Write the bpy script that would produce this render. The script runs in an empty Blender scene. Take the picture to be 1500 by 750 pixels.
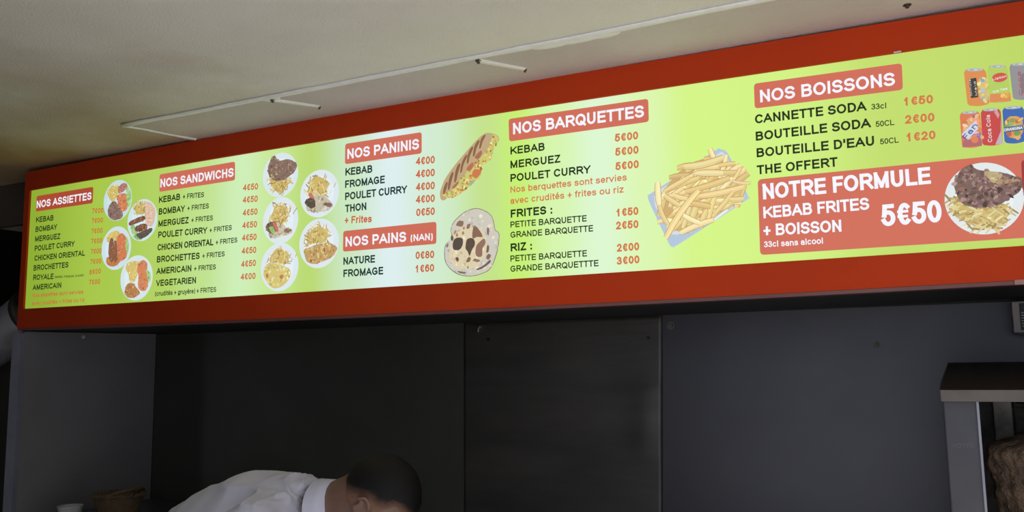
import bpy, bmesh, math, random
from mathutils import Vector, Matrix, noise

random.seed(7)
SC = bpy.context.scene
COL = SC.collection
R = math.radians

# ------------------------------------------------------------ camera, sky, sun, exposure
EYE = 1.6
yaw, pitch, roll = R(-26.327), R(7.0932), R(-0.8529)
fwd = Vector((math.sin(yaw)*math.cos(pitch), math.cos(yaw)*math.cos(pitch), math.sin(pitch)))
rgt = Vector((math.cos(yaw), -math.sin(yaw), 0))
upv = rgt.cross(fwd)
r2 = math.cos(roll)*rgt + math.sin(roll)*upv
u2 = -math.sin(roll)*rgt + math.cos(roll)*upv
cam = bpy.data.cameras.new('camera')
cam.sensor_width = 36.0
cam.lens = 36.0*1259.87/1500.0
cam.clip_start = 0.05
cam_ob = bpy.data.objects.new('camera', cam)
COL.objects.link(cam_ob)
mw = Matrix((r2, u2, -fwd)).transposed().to_4x4()
mw.translation = (0, 0, EYE)
cam_ob.matrix_world = mw
SC.camera = cam_ob

world = bpy.data.worlds.new('daylight')
SC.world = world
world.use_nodes = True
bg = world.node_tree.nodes['Background']
bg.inputs[0].default_value = (0.80, 0.90, 1.0, 1)
bg.inputs[1].default_value = 0.95
sun_d = bpy.data.lights.new('sun', 'SUN')
sun_d.energy = 7.2
sun_d.angle = R(1.0)
sun_d.color = (1.0, 0.95, 0.90)
sun = bpy.data.objects.new('sun', sun_d)
sun.rotation_euler = (R(20), R(14), 0)
sun.location = (2, -3, 5)
COL.objects.link(sun)

SC.view_settings.view_transform = 'Standard'
SC.view_settings.look = 'None'
SC.view_settings.exposure = 0.0
SC.view_settings.gamma = 1.0
SC.view_settings.use_curve_mapping = False

# ------------------------------------------------------------ helpers
def lin(c):
    out = []
    for v in c[:3]:
        v /= 255.0
        out.append(v/12.92 if v <= 0.04045 else ((v+0.055)/1.055)**2.4)
    return (*out, 1.0)

def nodes_of(m):
    m.use_nodes = True
    nt = m.node_tree
    return nt, nt.nodes['Principled BSDF']

def noise_mix(nt, scale, c1, c2, lo=0.35, hi=0.65, detail=6, stretch=None, rough=0.6):
    tc = nt.nodes.new('ShaderNodeTexCoord')
    n = nt.nodes.new('ShaderNodeTexNoise')
    n.inputs['Scale'].default_value = scale
    n.inputs['Detail'].default_value = detail
    n.inputs['Roughness'].default_value = rough
    if stretch:
        mp = nt.nodes.new('ShaderNodeMapping')
        mp.inputs['Scale'].default_value = stretch
        nt.links.new(tc.outputs['Object'], mp.inputs[0]); nt.links.new(mp.outputs[0], n.inputs['Vector'])
    else:
        nt.links.new(tc.outputs['Object'], n.inputs['Vector'])
    cr = nt.nodes.new('ShaderNodeValToRGB')
    cr.color_ramp.elements[0].position = lo; cr.color_ramp.elements[0].color = (*c1[:3], 1)
    cr.color_ramp.elements[1].position = hi; cr.color_ramp.elements[1].color = (*c2[:3], 1)
    nt.links.new(n.outputs['Fac'], cr.inputs[0])
    return cr.outputs[0], n

def bump(nt, bs, scale, strength, dist=0.002, stretch=None, detail=4):
    _, n = noise_mix(nt, scale, (0, 0, 0), (1, 1, 1), detail=detail, stretch=stretch)
    b = nt.nodes.new('ShaderNodeBump')
    b.inputs['Strength'].default_value = strength
    b.inputs['Distance'].default_value = dist
    nt.links.new(n.outputs['Fac'], b.inputs['Height'])
    nt.links.new(b.outputs[0], bs.inputs['Normal'])

MATS = {}
def mat(name, c1, c2=None, rough=0.6, metal=0.0, scale=8, bmp=None, stretch=None, spec=0.5, lo=.35, hi=.65):
    if name in MATS: return MATS[name]
    m = bpy.data.materials.new(name)
    nt, bs = nodes_of(m)
    bs.inputs['Roughness'].default_value = rough
    bs.inputs['Metallic'].default_value = metal
    bs.inputs['Specular IOR Level'].default_value = spec
    c2 = c2 or tuple(v*0.86 for v in c1)
    o, _ = noise_mix(nt, scale, c1, c2, lo, hi, stretch=stretch)
    nt.links.new(o, bs.inputs['Base Color'])
    if bmp: bump(nt, bs, bmp[0], bmp[1], bmp[2], stretch)
    MATS[name] = m
    return m

def lit(name, c, strength=1.0):
    """ink printed on the translucent back-lit panel"""
    if name in MATS: return MATS[name]
    m = bpy.data.materials.new(name)
    nt, bs = nodes_of(m)
    c = lin(c)
    bs.inputs['Base Color'].default_value = (c[0]*.12, c[1]*.12, c[2]*.12, 1)
    bs.inputs['Roughness'].default_value = 0.45
    bs.inputs['Specular IOR Level'].default_value = 0.25
    bs.inputs['Emission Color'].default_value = c
    bs.inputs['Emission Strength'].default_value = strength
    MATS[name] = m
    return m

def link(name, me, m=None, parent=None):
    o = bpy.data.objects.new(name, me)
    COL.objects.link(o)
    if m: me.materials.append(m)
    if parent: o.parent = parent
    return o

def from_bm(name, bm, m, parent=None, smooth=False):
    bmesh.ops.recalc_face_normals(bm, faces=bm.faces)
    me = bpy.data.meshes.new(name)
    bm.to_mesh(me); bm.free()
    if smooth:
        for f in me.polygons: f.use_smooth = True
    return link(name, me, m, parent)

def tag(o, label=None, cat=None, group=None, kind=None):
    if label: o['label'] = label
    if cat: o['category'] = cat
    if group: o['group'] = group
    if kind: o['kind'] = kind
    return o

def empty(name, loc):
    o = bpy.data.objects.new(name, None)
    o.empty_display_size = 0.1
    o.location = loc
    COL.objects.link(o)
    return o

def box(bm, x0, x1, y0, y1, z0, z1, bev=0.0):
    vs = [bm.verts.new((x, y, z)) for x in (x0, x1) for y in (y0, y1) for z in (z0, z1)]
    fs = [bm.faces.new([vs[i] for i in q]) for q in ((0,1,3,2),(4,6,7,5),(0,4,5,1),(2,3,7,6),(0,2,6,4),(1,5,7,3))]
    if bev:
        es = list({e for f in fs for e in f.edges})
        bmesh.ops.bevel(bm, geom=es, offset=bev, segments=2, affect='EDGES', profile=0.6)

def hexa(bm, pts):
    """eight corners: four of the front face, four of the back face"""
    vs = [bm.verts.new(p) for p in pts]
    for q in ((0,1,2,3),(7,6,5,4),(0,4,5,1),(1,5,6,2),(2,6,7,3),(3,7,4,0)):
        bm.faces.new([vs[i] for i in q])

def frame_of(d):
    d = d.normalized()
    a = Vector((0, 0, 1)) if abs(d.z) < 0.9 else Vector((1, 0, 0))
    s = d.cross(a).normalized()
    return s, s.cross(d).normalized()

def tube(bm, pts, radii, n=16, caps=True, side=None):
    """loft along pts; radii are numbers or (a, b) pairs along side / other axis"""
    pts = [Vector(p) for p in pts]
    rings = []
    for i, p in enumerate(pts):
        d = pts[min(i+1, len(pts)-1)] - pts[max(i-1, 0)]
        if side is not None:
            d = d.normalized(); s = Vector(side); s = (s - d*s.dot(d)).normalized(); t = d.cross(s)
        else:
            s, t = frame_of(d)
        r = radii[i]; a, b = r if isinstance(r, tuple) else (r, r)
        rings.append([bm.verts.new(p + s*a*math.cos(2*math.pi*k/n) + t*b*math.sin(2*math.pi*k/n)) for k in range(n)])
    for i in range(len(rings)-1):
        for k in range(n):
            bm.faces.new((rings[i][k], rings[i][(k+1) % n], rings[i+1][(k+1) % n], rings[i+1][k]))
    if caps:
        bm.faces.new(rings[0][::-1]); bm.faces.new(rings[-1])
    return rings

def ball(bm, c, r, rot=None, seg=24, ring=16):
    M = Matrix.Translation(c) @ (rot.to_4x4() if rot else Matrix.Identity(4)) @ Matrix.Diagonal((r[0], r[1], r[2], 1))
    return bmesh.ops.create_uvsphere(bm, u_segments=seg, v_segments=ring, radius=1.0, matrix=M)['verts']

def limb(bm, pts, radii, n=16, side=None):
    tube(bm, pts, radii, n, True, side)
    for p, r in ((pts[0], radii[0]), (pts[-1], radii[-1])):
        q = r if not isinstance(r, tuple) else None
        if q: ball(bm, Vector(p), (q, q, q), seg=14, ring=10)

def fused(name, bm, m, parent, voxel, smooth=6, fold=None):
    """melt overlapping volumes into one continuous surface"""
    ob = from_bm(name, bm, None, None)
    a = ob.modifiers.new('r', 'REMESH'); a.mode = 'VOXEL'; a.voxel_size = voxel
    b = ob.modifiers.new('s', 'SMOOTH'); b.iterations = smooth; b.factor = 0.5
    dg = bpy.context.evaluated_depsgraph_get()
    me = bpy.data.meshes.new_from_object(ob.evaluated_get(dg))
    old = ob.data
    ob.modifiers.clear(); ob.data = me; me.name = name
    bpy.data.meshes.remove(old)
    me.materials.clear(); me.materials.append(m)
    for f in me.polygons: f.use_smooth = True
    if fold:
        nn = [v.normal.copy() for v in me.vertices]
        for v, nv in zip(me.vertices, nn):
            v.co += nv*fold(v.co)
    if parent: ob.parent = parent
    return ob

# ------------------------------------------------------------ materials
M_ceil = bpy.data.materials.new('painted_ceiling')
nt, bs = nodes_of(M_ceil)
bs.inputs['Roughness'].default_value = 0.85
a, _ = noise_mix(nt, 2.2, (0.92, 0.885, 0.83), (0.86, 0.81, 0.735), .35, .7, 5)
b_, _ = noise_mix(nt, 1.4, (0, 0, 0), (.55, .55, .55), .5, .78, 8, (1.0, 2.6, 1))
mx = nt.nodes.new('ShaderNodeMix'); mx.data_type = 'RGBA'
nt.links.new(b_, mx.inputs[0]); nt.links.new(a, mx.inputs[6])
mx.inputs[7].default_value = (0.80, 0.755, 0.72, 1)
# brown cooking grime plus painted-in light falloff at the ceiling's far left, ragged by noise
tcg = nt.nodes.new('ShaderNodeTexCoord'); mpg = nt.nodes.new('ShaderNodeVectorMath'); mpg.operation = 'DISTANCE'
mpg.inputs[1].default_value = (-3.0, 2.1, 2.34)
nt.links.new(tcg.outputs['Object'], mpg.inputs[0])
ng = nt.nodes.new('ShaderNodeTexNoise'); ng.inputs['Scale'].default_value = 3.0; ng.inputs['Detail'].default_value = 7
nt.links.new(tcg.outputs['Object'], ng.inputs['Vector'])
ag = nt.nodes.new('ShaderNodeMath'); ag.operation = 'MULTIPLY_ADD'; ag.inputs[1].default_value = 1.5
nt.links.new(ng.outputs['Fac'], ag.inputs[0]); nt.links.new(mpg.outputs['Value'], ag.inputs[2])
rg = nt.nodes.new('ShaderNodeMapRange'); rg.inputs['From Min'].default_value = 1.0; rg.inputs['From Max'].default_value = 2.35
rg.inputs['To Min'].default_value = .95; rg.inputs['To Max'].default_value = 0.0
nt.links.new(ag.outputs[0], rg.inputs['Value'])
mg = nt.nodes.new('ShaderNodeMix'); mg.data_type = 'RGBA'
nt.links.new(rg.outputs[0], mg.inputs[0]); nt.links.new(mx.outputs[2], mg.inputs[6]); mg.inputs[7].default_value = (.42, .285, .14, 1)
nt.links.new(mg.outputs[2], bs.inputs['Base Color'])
bump(nt, bs, 170, 0.9, 0.004, detail=3)
M_board = mat('grey_white_board', (.69, .63, .62), (.61, .54, .525), .85, scale=2.5, bmp=(170, .7, .004))
M_bead = mat('sealant_bead', (.93, .93, .94), (.86, .86, .87), .5, scale=40)
M_clip = mat('white_clip', (.92, .91, .88), (.84, .82, .78), .3, scale=60)
M_orange = mat('orange_red_paint', (.56, .048, .008), (.52, .044, .008), .7, scale=3, spec=.15)
M_lip = mat('mauve_edge', (.20, .075, .07), (.17, .06, .06), .5, scale=6)
M_soffit = mat('soffit_black', (.022, .021, .020), (.016, .015, .015), .6, scale=5)
M_steel = mat('brushed_steel', (.074, .072, .084), (.060, .058, .069), .42, .75, scale=3, bmp=(5, .12, .01), lo=.3, hi=.7)
M_steel2 = mat('smeared_steel', (.092, .083, .078), (.064, .060, .057), .45, .55, scale=2.2, bmp=(3, .2, .012), stretch=(1, 1, 5))
M_steel3 = mat('dull_dark_steel', (.085, .083, .075), (.070, .070, .062), .40, .30, scale=3, bmp=(4, .1, .01))
M_panel = mat('grey_partition', (.19, .182, .195), (.16, .153, .165), .6, scale=3)
M_edge = mat('aluminium_edge', (.36, .37, .48), (.30, .31, .40), .45, .4, scale=10)
M_dark = mat('dark_wall', (.030, .026, .022), (.020, .018, .016), .8, scale=4)
M_fascia = mat('brown_fascia', (.085, .066, .050), (.065, .05, .038), .7, scale=5)
M_floor = mat('floor_tiles', (.46, .44, .43), (.38, .365, .36), .6, scale=6)
M_ground = mat('paved_ground', (.52, .51, .51), (.44, .43, .43), .9, scale=4)
M_bolt = mat('bolt_metal', (.55, .54, .52), (.4, .4, .4), .3, 1.0, scale=60)
M_grille = mat('grill_steel', (.085, .082, .092), (.070, .068, .076), .42, .85, scale=6, bmp=(4, .06, .006))
M_hood = mat('hood_black_enamel', (.011, .011, .011), (.006, .006, .006), .42, scale=9, stretch=(6, 1, 1))
M_hband = mat('hood_band', (.135, .115, .105), (.10, .085, .078), .5, .3, scale=14)
M_sooty = mat('sooty_metal', (.16, .145, .13), (.07, .062, .055), .5, .7, scale=22)
M_heat = mat('burner_plaque', (.10, .085, .07), (.05, .045, .04), .8, scale=90, bmp=(120, .5, .002))
M_meat = mat('roast_meat', (.20, .125, .075), (.032, .018, .011), .55, scale=34, bmp=(90, 1.0, .010), lo=.28, hi=.66)
M_shirt = mat('white_cotton', (.65, .64, .78), (.60, .59, .73), .85, scale=7, bmp=(500, .12, .0006))
M_trouser = mat('dark_trousers', (.03, .03, .04), (.022, .022, .03), .85, scale=12)
M_shoe = mat('black_shoe', (.02, .02, .02), (.015, .015, .015), .5, scale=12)
M_skin = mat('skin', (.22, .125, .09), (.175, .095, .068), .5, scale=26, bmp=(300, .1, .0005))
M_wicker = mat('wicker', (.17, .11, .055), (.085, .055, .03), .7, scale=40)
M_white = mat('white_plastic', (.62, .62, .64), (.56, .56, .58), .45, scale=20)
M_black = mat('black_label', (.012, .012, .012), (.02, .02, .02), .5, scale=20)
M_green = mat('green_mark', (.06, .30, .07), (.05, .24, .06), .5, scale=20)
M_grey = mat('grey_print', (.42, .42, .42), (.34, .34, .34), .6, scale=20)
M_cab = mat('cabinet_steel', (.30, .30, .32), (.25, .25, .27), .4, 1.0, scale=5)
M_duct = mat('duct_foil', (.80, .80, .90), (.66, .66, .75), .32, .5, scale=14, bmp=(30, .25, .004))

# back-lit panel: emission painted darker leftward as lamp falloff, with paler stripes, then yellow-green
M_sheet = bpy.data.materials.new('backlit_falloff_sheet')
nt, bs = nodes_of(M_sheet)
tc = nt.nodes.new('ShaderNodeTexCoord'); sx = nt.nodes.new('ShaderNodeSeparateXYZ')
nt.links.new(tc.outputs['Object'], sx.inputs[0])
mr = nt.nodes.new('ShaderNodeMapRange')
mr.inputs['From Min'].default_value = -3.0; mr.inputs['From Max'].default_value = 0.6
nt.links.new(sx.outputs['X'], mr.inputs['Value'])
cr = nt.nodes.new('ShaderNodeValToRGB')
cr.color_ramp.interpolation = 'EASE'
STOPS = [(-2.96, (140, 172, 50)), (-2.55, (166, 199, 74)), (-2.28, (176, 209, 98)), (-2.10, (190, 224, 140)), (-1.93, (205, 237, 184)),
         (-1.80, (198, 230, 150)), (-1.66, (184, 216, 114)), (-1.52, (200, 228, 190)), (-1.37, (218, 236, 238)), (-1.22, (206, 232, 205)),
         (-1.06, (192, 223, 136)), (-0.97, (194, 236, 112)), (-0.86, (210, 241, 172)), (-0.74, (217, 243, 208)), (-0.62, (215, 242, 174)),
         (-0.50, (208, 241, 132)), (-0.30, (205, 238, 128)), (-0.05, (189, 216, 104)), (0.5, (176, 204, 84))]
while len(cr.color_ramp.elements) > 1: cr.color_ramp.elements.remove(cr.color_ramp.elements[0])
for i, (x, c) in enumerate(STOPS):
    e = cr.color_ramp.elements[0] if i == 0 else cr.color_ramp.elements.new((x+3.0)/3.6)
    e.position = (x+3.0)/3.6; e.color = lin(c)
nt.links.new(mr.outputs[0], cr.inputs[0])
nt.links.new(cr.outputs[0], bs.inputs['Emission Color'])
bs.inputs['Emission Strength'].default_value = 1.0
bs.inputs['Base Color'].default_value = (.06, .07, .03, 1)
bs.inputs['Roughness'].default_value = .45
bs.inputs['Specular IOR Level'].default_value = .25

INK = {'white': lit('white_letter', (236, 238, 248)), 'ink': lit('dark_ink', (36, 50, 26)), 'ink2': lit('blue_dark_ink', (30, 54, 50)),
       'rust': lit('rust_ink', (198, 96, 58)), 'rust2': lit('rust_ink_light', (206, 118, 74)),
       'banner_a': lit('banner_red_left', (172, 74, 50)), 'banner_b': lit('banner_red', (203, 108, 88))}

M_print = bpy.data.materials.new('printed_picture')
nt, bs = nodes_of(M_print)
at = nt.nodes.new('ShaderNodeAttribute'); at.attribute_name = 'Col'
nt.links.new(at.outputs['Color'], bs.inputs['Emission Color'])
bs.inputs['Emission Strength'].default_value = 1.0
bs.inputs['Base Color'].default_value = (.03, .03, .03, 1)
bs.inputs['Roughness'].default_value = .45
bs.inputs['Specular IOR Level'].default_value = .25

# ------------------------------------------------------------ lettering drawn with strokes
def arc(cx, cy, rx, ry, a0, a1, n=None):
    n = n or max(4, int(abs(a1-a0)/18))
    return [(cx+rx*math.cos(R(a0+(a1-a0)*i/n)), cy+ry*math.sin(R(a0+(a1-a0)*i/n))) for i in range(n+1)]
def oval(cx, cy, rx, ry): return arc(cx, cy, rx, ry, 0, 360, 22)
X = .72
G = {  # advance, left bearing, outer width, strokes in the unit box
 'A': (1.0, .0, 1.0, [[(0,0),(.5,1),(1,0)], [(.19,.32),(.81,.32)]]),
 'B': (1.0, .1, .83, [[(0,0),(0,1)], [(0,1),(.55,1)]+arc(.55,.77,.37,.23,90,-90)+[(0,.54)], [(0,.54),(.6,.54)]+arc(.6,.27,.4,.27,90,-90)+[(0,0)]]),
 'C': (1.0, .06, .9, [arc(.53,.5,.53,.5,42,318,18)]),
 'D': (1.0, .1, .85, [[(0,0),(0,1),(.45,1)]+arc(.45,.5,.55,.5,90,-90,12)+[(0,0)]]),
 'E': (.93, .1, .77, [[(1,1),(0,1),(0,0),(1,0)], [(0,.52),(.92,.52)]]),
 'F': (.85, .1, .71, [[(1,1),(0,1),(0,0)], [(0,.5),(.85,.5)]]),
 'G': (1.09, .06, .95, [arc(.51,.5,.51,.5,45,325,18)+[(.97,.18),(.97,.46),(.56,.46)]]),
 'H': (1.0, .1, .8, [[(0,0),(0,1)], [(1,0),(1,1)], [(0,.53),(1,.53)]]),
 'I': (.39, .1, .19, [[(.5,0),(.5,1)]]),
 'K': (1.0, .1, .92, [[(0,0),(0,1)], [(0,.33),(.95,1)], [(.32,.58),(1,0)]]),
 'L': (.85, .1, .73, [[(0,1),(0,0),(1,0)]]),
 'M': (1.16, .1, .96, [[(0,0),(0,1),(.5,.06),(1,1),(1,0)]]),
 'N': (1.0, .1, .8, [[(0,0),(0,1),(1,0),(1,1)]]),
 'O': (1.09, .05, .98, [oval(.5,.5,.5,.5)]),
 'P': (.93, .1, .79, [[(0,0),(0,1),(.6,1)]+arc(.6,.72,.4,.28,90,-90)+[(0,.44)]]),
 'Q': (1.09, .05, .98, [oval(.5,.5,.5,.5), [(.58,.26),(1.02,-.06)]]),
 'R': (1.0, .1, .9, [[(0,0),(0,1),(.55,1)]+arc(.55,.74,.38,.26,90,-90)+[(0,.48)], [(.5,.48),(.98,0)]]),
 'S': (.93, .05, .83, [arc(.5,.745,.46,.255,22,250,12)+arc(.5,.26,.5,.26,82,-158,14)]),
 'T': (.85, .02, .81, [[(0,1),(1,1)], [(.5,1),(.5,0)]]),
 'U': (1.0, .1, .8, [[(0,1),(0,.36)]+arc(.5,.36,.5,.36,180,360,12)+[(1,1)]]),
 'V': (.93, .0, .93, [[(0,1),(.5,0),(1,1)]]),
 'W': (1.32, .0, 1.32, [[(0,1),(.25,0),(.5,.96),(.75,0),(1,1)]]),
 'X': (.93, .0, .93, [[(0,1),(1,0)], [(0,0),(1,1)]]),
 'Y': (.93, .0, .93, [[(0,1),(.5,.45),(1,1)], [(.5,.45),(.5,0)]]),
 'Z': (.85, .03, .78, [[(.05,1),(.97,1),(.02,0),(1,0)]]),
 '0': (.78, .05, .68, [oval(.5,.5,.5,.5)]),
 '1': (.78, .12, .46, [[(0,.70),(.68,.98),(.68,0)]]),
 '2': (.78, .04, .68, [arc(.5,.70,.46,.30,165,-38,12)+[(.02,0),(1,0)]]),
 '3': (.78, .04, .68, [arc(.47,.755,.43,.245,160,-90,12)+arc(.47,.26,.53,.26,88,-160,12)]),
 '4': (.78, .02, .74, [[(.74,0),(.74,1),(0,.27),(1,.27)]]),
 '5': (.78, .05, .68, [[(.92,1),(.17,1),(.06,.5)]+arc(.47,.33,.53,.33,132,-158,14)]),
 '6': (.78, .05, .68, [oval(.52,.32,.48,.32), arc(.55,.5,.53,.5,48,190,10)]),
 '7': (.78, .05, .68, [[(0,1),(1,1),(.38,0)]]),
 '8': (.78, .05, .68, [oval(.5,.76,.42,.24), oval(.5,.27,.5,.27)]),
 '\u20ac': (.82, .03, .75, [arc(.62,.5,.42,.5,52,308,14), [(.06,.64),(.84,.64)], [(.06,.37),(.78,.37)]]),
 'a': (.78, .05, .68, [arc(.48,.48,.44,.24,165,0,8)+[(.92,.0)], [(.92,.42),(.45,.41)]+arc(.4,.21,.4,.2,90,270,8)+[(.6,.0),(.92,.16)]]),
 'b': (.85, .09, .70, [[(0,1),(0,0)], oval(.5,X/2,.5,X/2)]),
 'c': (.78, .05, .68, [arc(.52,X/2,.52,X/2,45,315,12)]),
 'd': (.85, .06, .70, [[(1,1),(1,0)], oval(.5,X/2,.5,X/2)]),
 'e': (.78, .05, .68, [[(.04,.36),(1,.36)]+arc(.5,X/2,.5,X/2,0,312,14)]),
 'f': (.46, .0, .46, [arc(.85,.78,.42,.22,80,180,5)+[(.43,0)], [(0,X),(.9,X)]]),
 'g': (.85, .06, .70, [oval(.5,X/2,.5,X/2), [(1,X),(1,-.06)]+arc(.5,-.06,.5,.2,0,-158,8)]),
 'h': (.85, .09, .67, [[(0,1),(0,0)], [(0,.4)]+arc(.5,.42,.5,.3,180,0,8)+[(1,0)]]),
 'i': (.39, .1, .19, [[(.5,0),(.5,X-.04)], [(.5,.98),(.5,1.0)]]),
 'j': (.39, .1, .19, [[(.5,-.25),(.5,X-.04)], [(.5,.98),(.5,1.0)]]),
 'k': (.78, .09, .68, [[(0,1),(0,0)], [(0,.28),(.9,X)], [(.4,.45),(1,0)]]),
 'l': (.39, .1, .19, [[(.5,0),(.5,1)]]),
 'm': (1.24, .09, 1.06, [[(0,X),(0,0)], [(0,.42)]+arc(.25,.46,.25,.26,180,0,7)+[(.5,0)], [(.5,.42)]+arc(.75,.46,.25,.26,180,0,7)+[(1,0)]]),
 'n': (.85, .09, .67, [[(0,X),(0,0)], [(0,.4)]+arc(.5,.42,.5,.3,180,0,8)+[(1,0)]]),
 'o': (.85, .05, .75, [oval(.5,X/2,.5,X/2)]),
 'p': (.85, .09, .70, [[(0,X),(0,-.28)], oval(.5,X/2,.5,X/2)]),
 'q': (.85, .06, .70, [[(1,X),(1,-.28)], oval(.5,X/2,.5,X/2)]),
 'r': (.54, .09, .45, [[(0,X),(0,0)], [(0,.36)]+arc(.85,.36,.85,.36,180,90,6)]),
 's': (.78, .04, .68, [arc(.5,.54,.44,.18,22,250,10)+arc(.5,.19,.5,.19,82,-158,10)]),
 't': (.46, .0, .46, [[(.4,.95),(.4,.18)]+arc(.78,.18,.38,.18,180,275,5), [(0,X),(.95,X)]]),
 'u': (.85, .09, .67, [[(0,X),(0,.3)]+arc(.5,.3,.5,.3,180,360,8), [(1,X),(1,0)]]),
 'v': (.78, .0, .76, [[(0,X),(.5,0),(1,X)]]),
 'y': (.78, .0, .76, [[(0,X),(.52,.02)], [(1,X),(.45,-.18),(.3,-.28),(.08,-.28)]]),
 'z': (.70, .03, .62, [[(0,X),(1,X),(0,0),(1,0)]]),
 '+': (.82, .08, .66, [[(0,.42),(1,.42)], [(.5,.06),(.5,.78)]]),
 ':': (.46, .14, .19, [[(.5,.0),(.5,.03)], [(.5,.6),(.5,.63)]]),
 '.': (.39, .1, .19, [[(.5,0),(.5,.02)]]),
 ',': (.39, .1, .19, [[(.6,.03),(.3,-.18)]]),
 "'": (.33, .08, .18, [[(.5,.72),(.5,1)]]),
 '(': (.46, .06, .36, [arc(1.1,.4,1.1,.68,125,235,8)]),
 ')': (.46, .04, .36, [arc(-.1,.4,1.1,.68,55,-55,8)]),
 ' ': (.39, 0, 0, []),
}
G['\u00e9'] = (*G['e'][:3], G['e'][3]+[[(.42,.88),(.66,1.06)]])
G['\u00e8'] = (*G['e'][:3], G['e'][3]+[[(.58,.88),(.34,1.06)]])

def strip(pts, t):
    """outline quads of a polyline of thickness t with mitred joints and square ends"""
    P = [Vector(p) for p in pts]
    for i in range(1, len(P)-1):
        if (P[i]-P[i-1]).normalized().dot((P[i+1]-P[i]).normalized()) < .35:
            return strip(P[:i+1], t)+strip(P[i:], t)
    closed = (P[0]-P[-1]).length < 1e-6
    if closed: P = P[:-1]
    n = len(P)
    if not closed:
        d = (P[0]-P[1]).normalized(); P[0] = P[0]+d*t*.5
        d = (P[-1]-P[-2]).normalized(); P[-1] = P[-1]+d*t*.5
    L, Rr = [], []
    for i in range(n):
        a = P[i]-P[(i-1) % n] if closed or i > 0 else P[1]-P[0]
        b = P[(i+1) % n]-P[i] if closed or i < n-1 else a
        a = a.normalized(); b = b.normalized()
        na = Vector((-a.y, a.x)); nb = Vector((-b.y, b.x))
        m = na+nb
        if m.length < .15: m = na
        m.normalize()
        k = min(1.0/max(m.dot(na), .2), 1.9)
        L.append(P[i]+m*t*.5*k); Rr.append(P[i]-m*t*.5*k)
    rng = range(n) if closed else range(n-1)
    return [(L[i], L[(i+1) % n], Rr[(i+1) % n], Rr[i]) for i in rng]

def measure(s): return sum(G[c][0] for c in s)

def write(bm, s, a, b, cap, weight, plane):
    """set string s from baseline point a to b (sheet metres); plane maps (x, z) to 3-D"""
    a = Vector(a); b = Vector(b)
    d = b-a; length = d.length; d.normalize(); nrm = Vector((-d.y, d.x))
    first, last = G[s[0]], G[s[-1]]
    w = measure(s)-first[1]-(last[0]-last[1]-last[2])
    sx_ = length/w
    x = -first[1]
    for ch in s:
        adv, lsb, bw, strokes = G[ch]
        t = weight
        for si, st in enumerate(strokes):
            tk = t*(.62 if ch == '\u20ac' and si else 1)
            pts = []
            for (u, v) in st:
                px = x+lsb+t/2+u*(bw-t) if bw > t else x+lsb+bw/2
                pts.append((px*sx_, (t/2+v*(1-t))*cap))
            for q in strip(pts, tk*cap):
                vs = []
                for p in q:
                    py = p.y
                    if ch.isupper() or ch.isdigit():
                        if ch != 'Q': py = min(max(py, 0), cap)
                    w3 = a+d*p.x+nrm*py
                    vs.append(bm.verts.new(plane(w3.x, w3.y)))
                try: bm.faces.new(vs)
                except ValueError: pass
        x += adv

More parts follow.
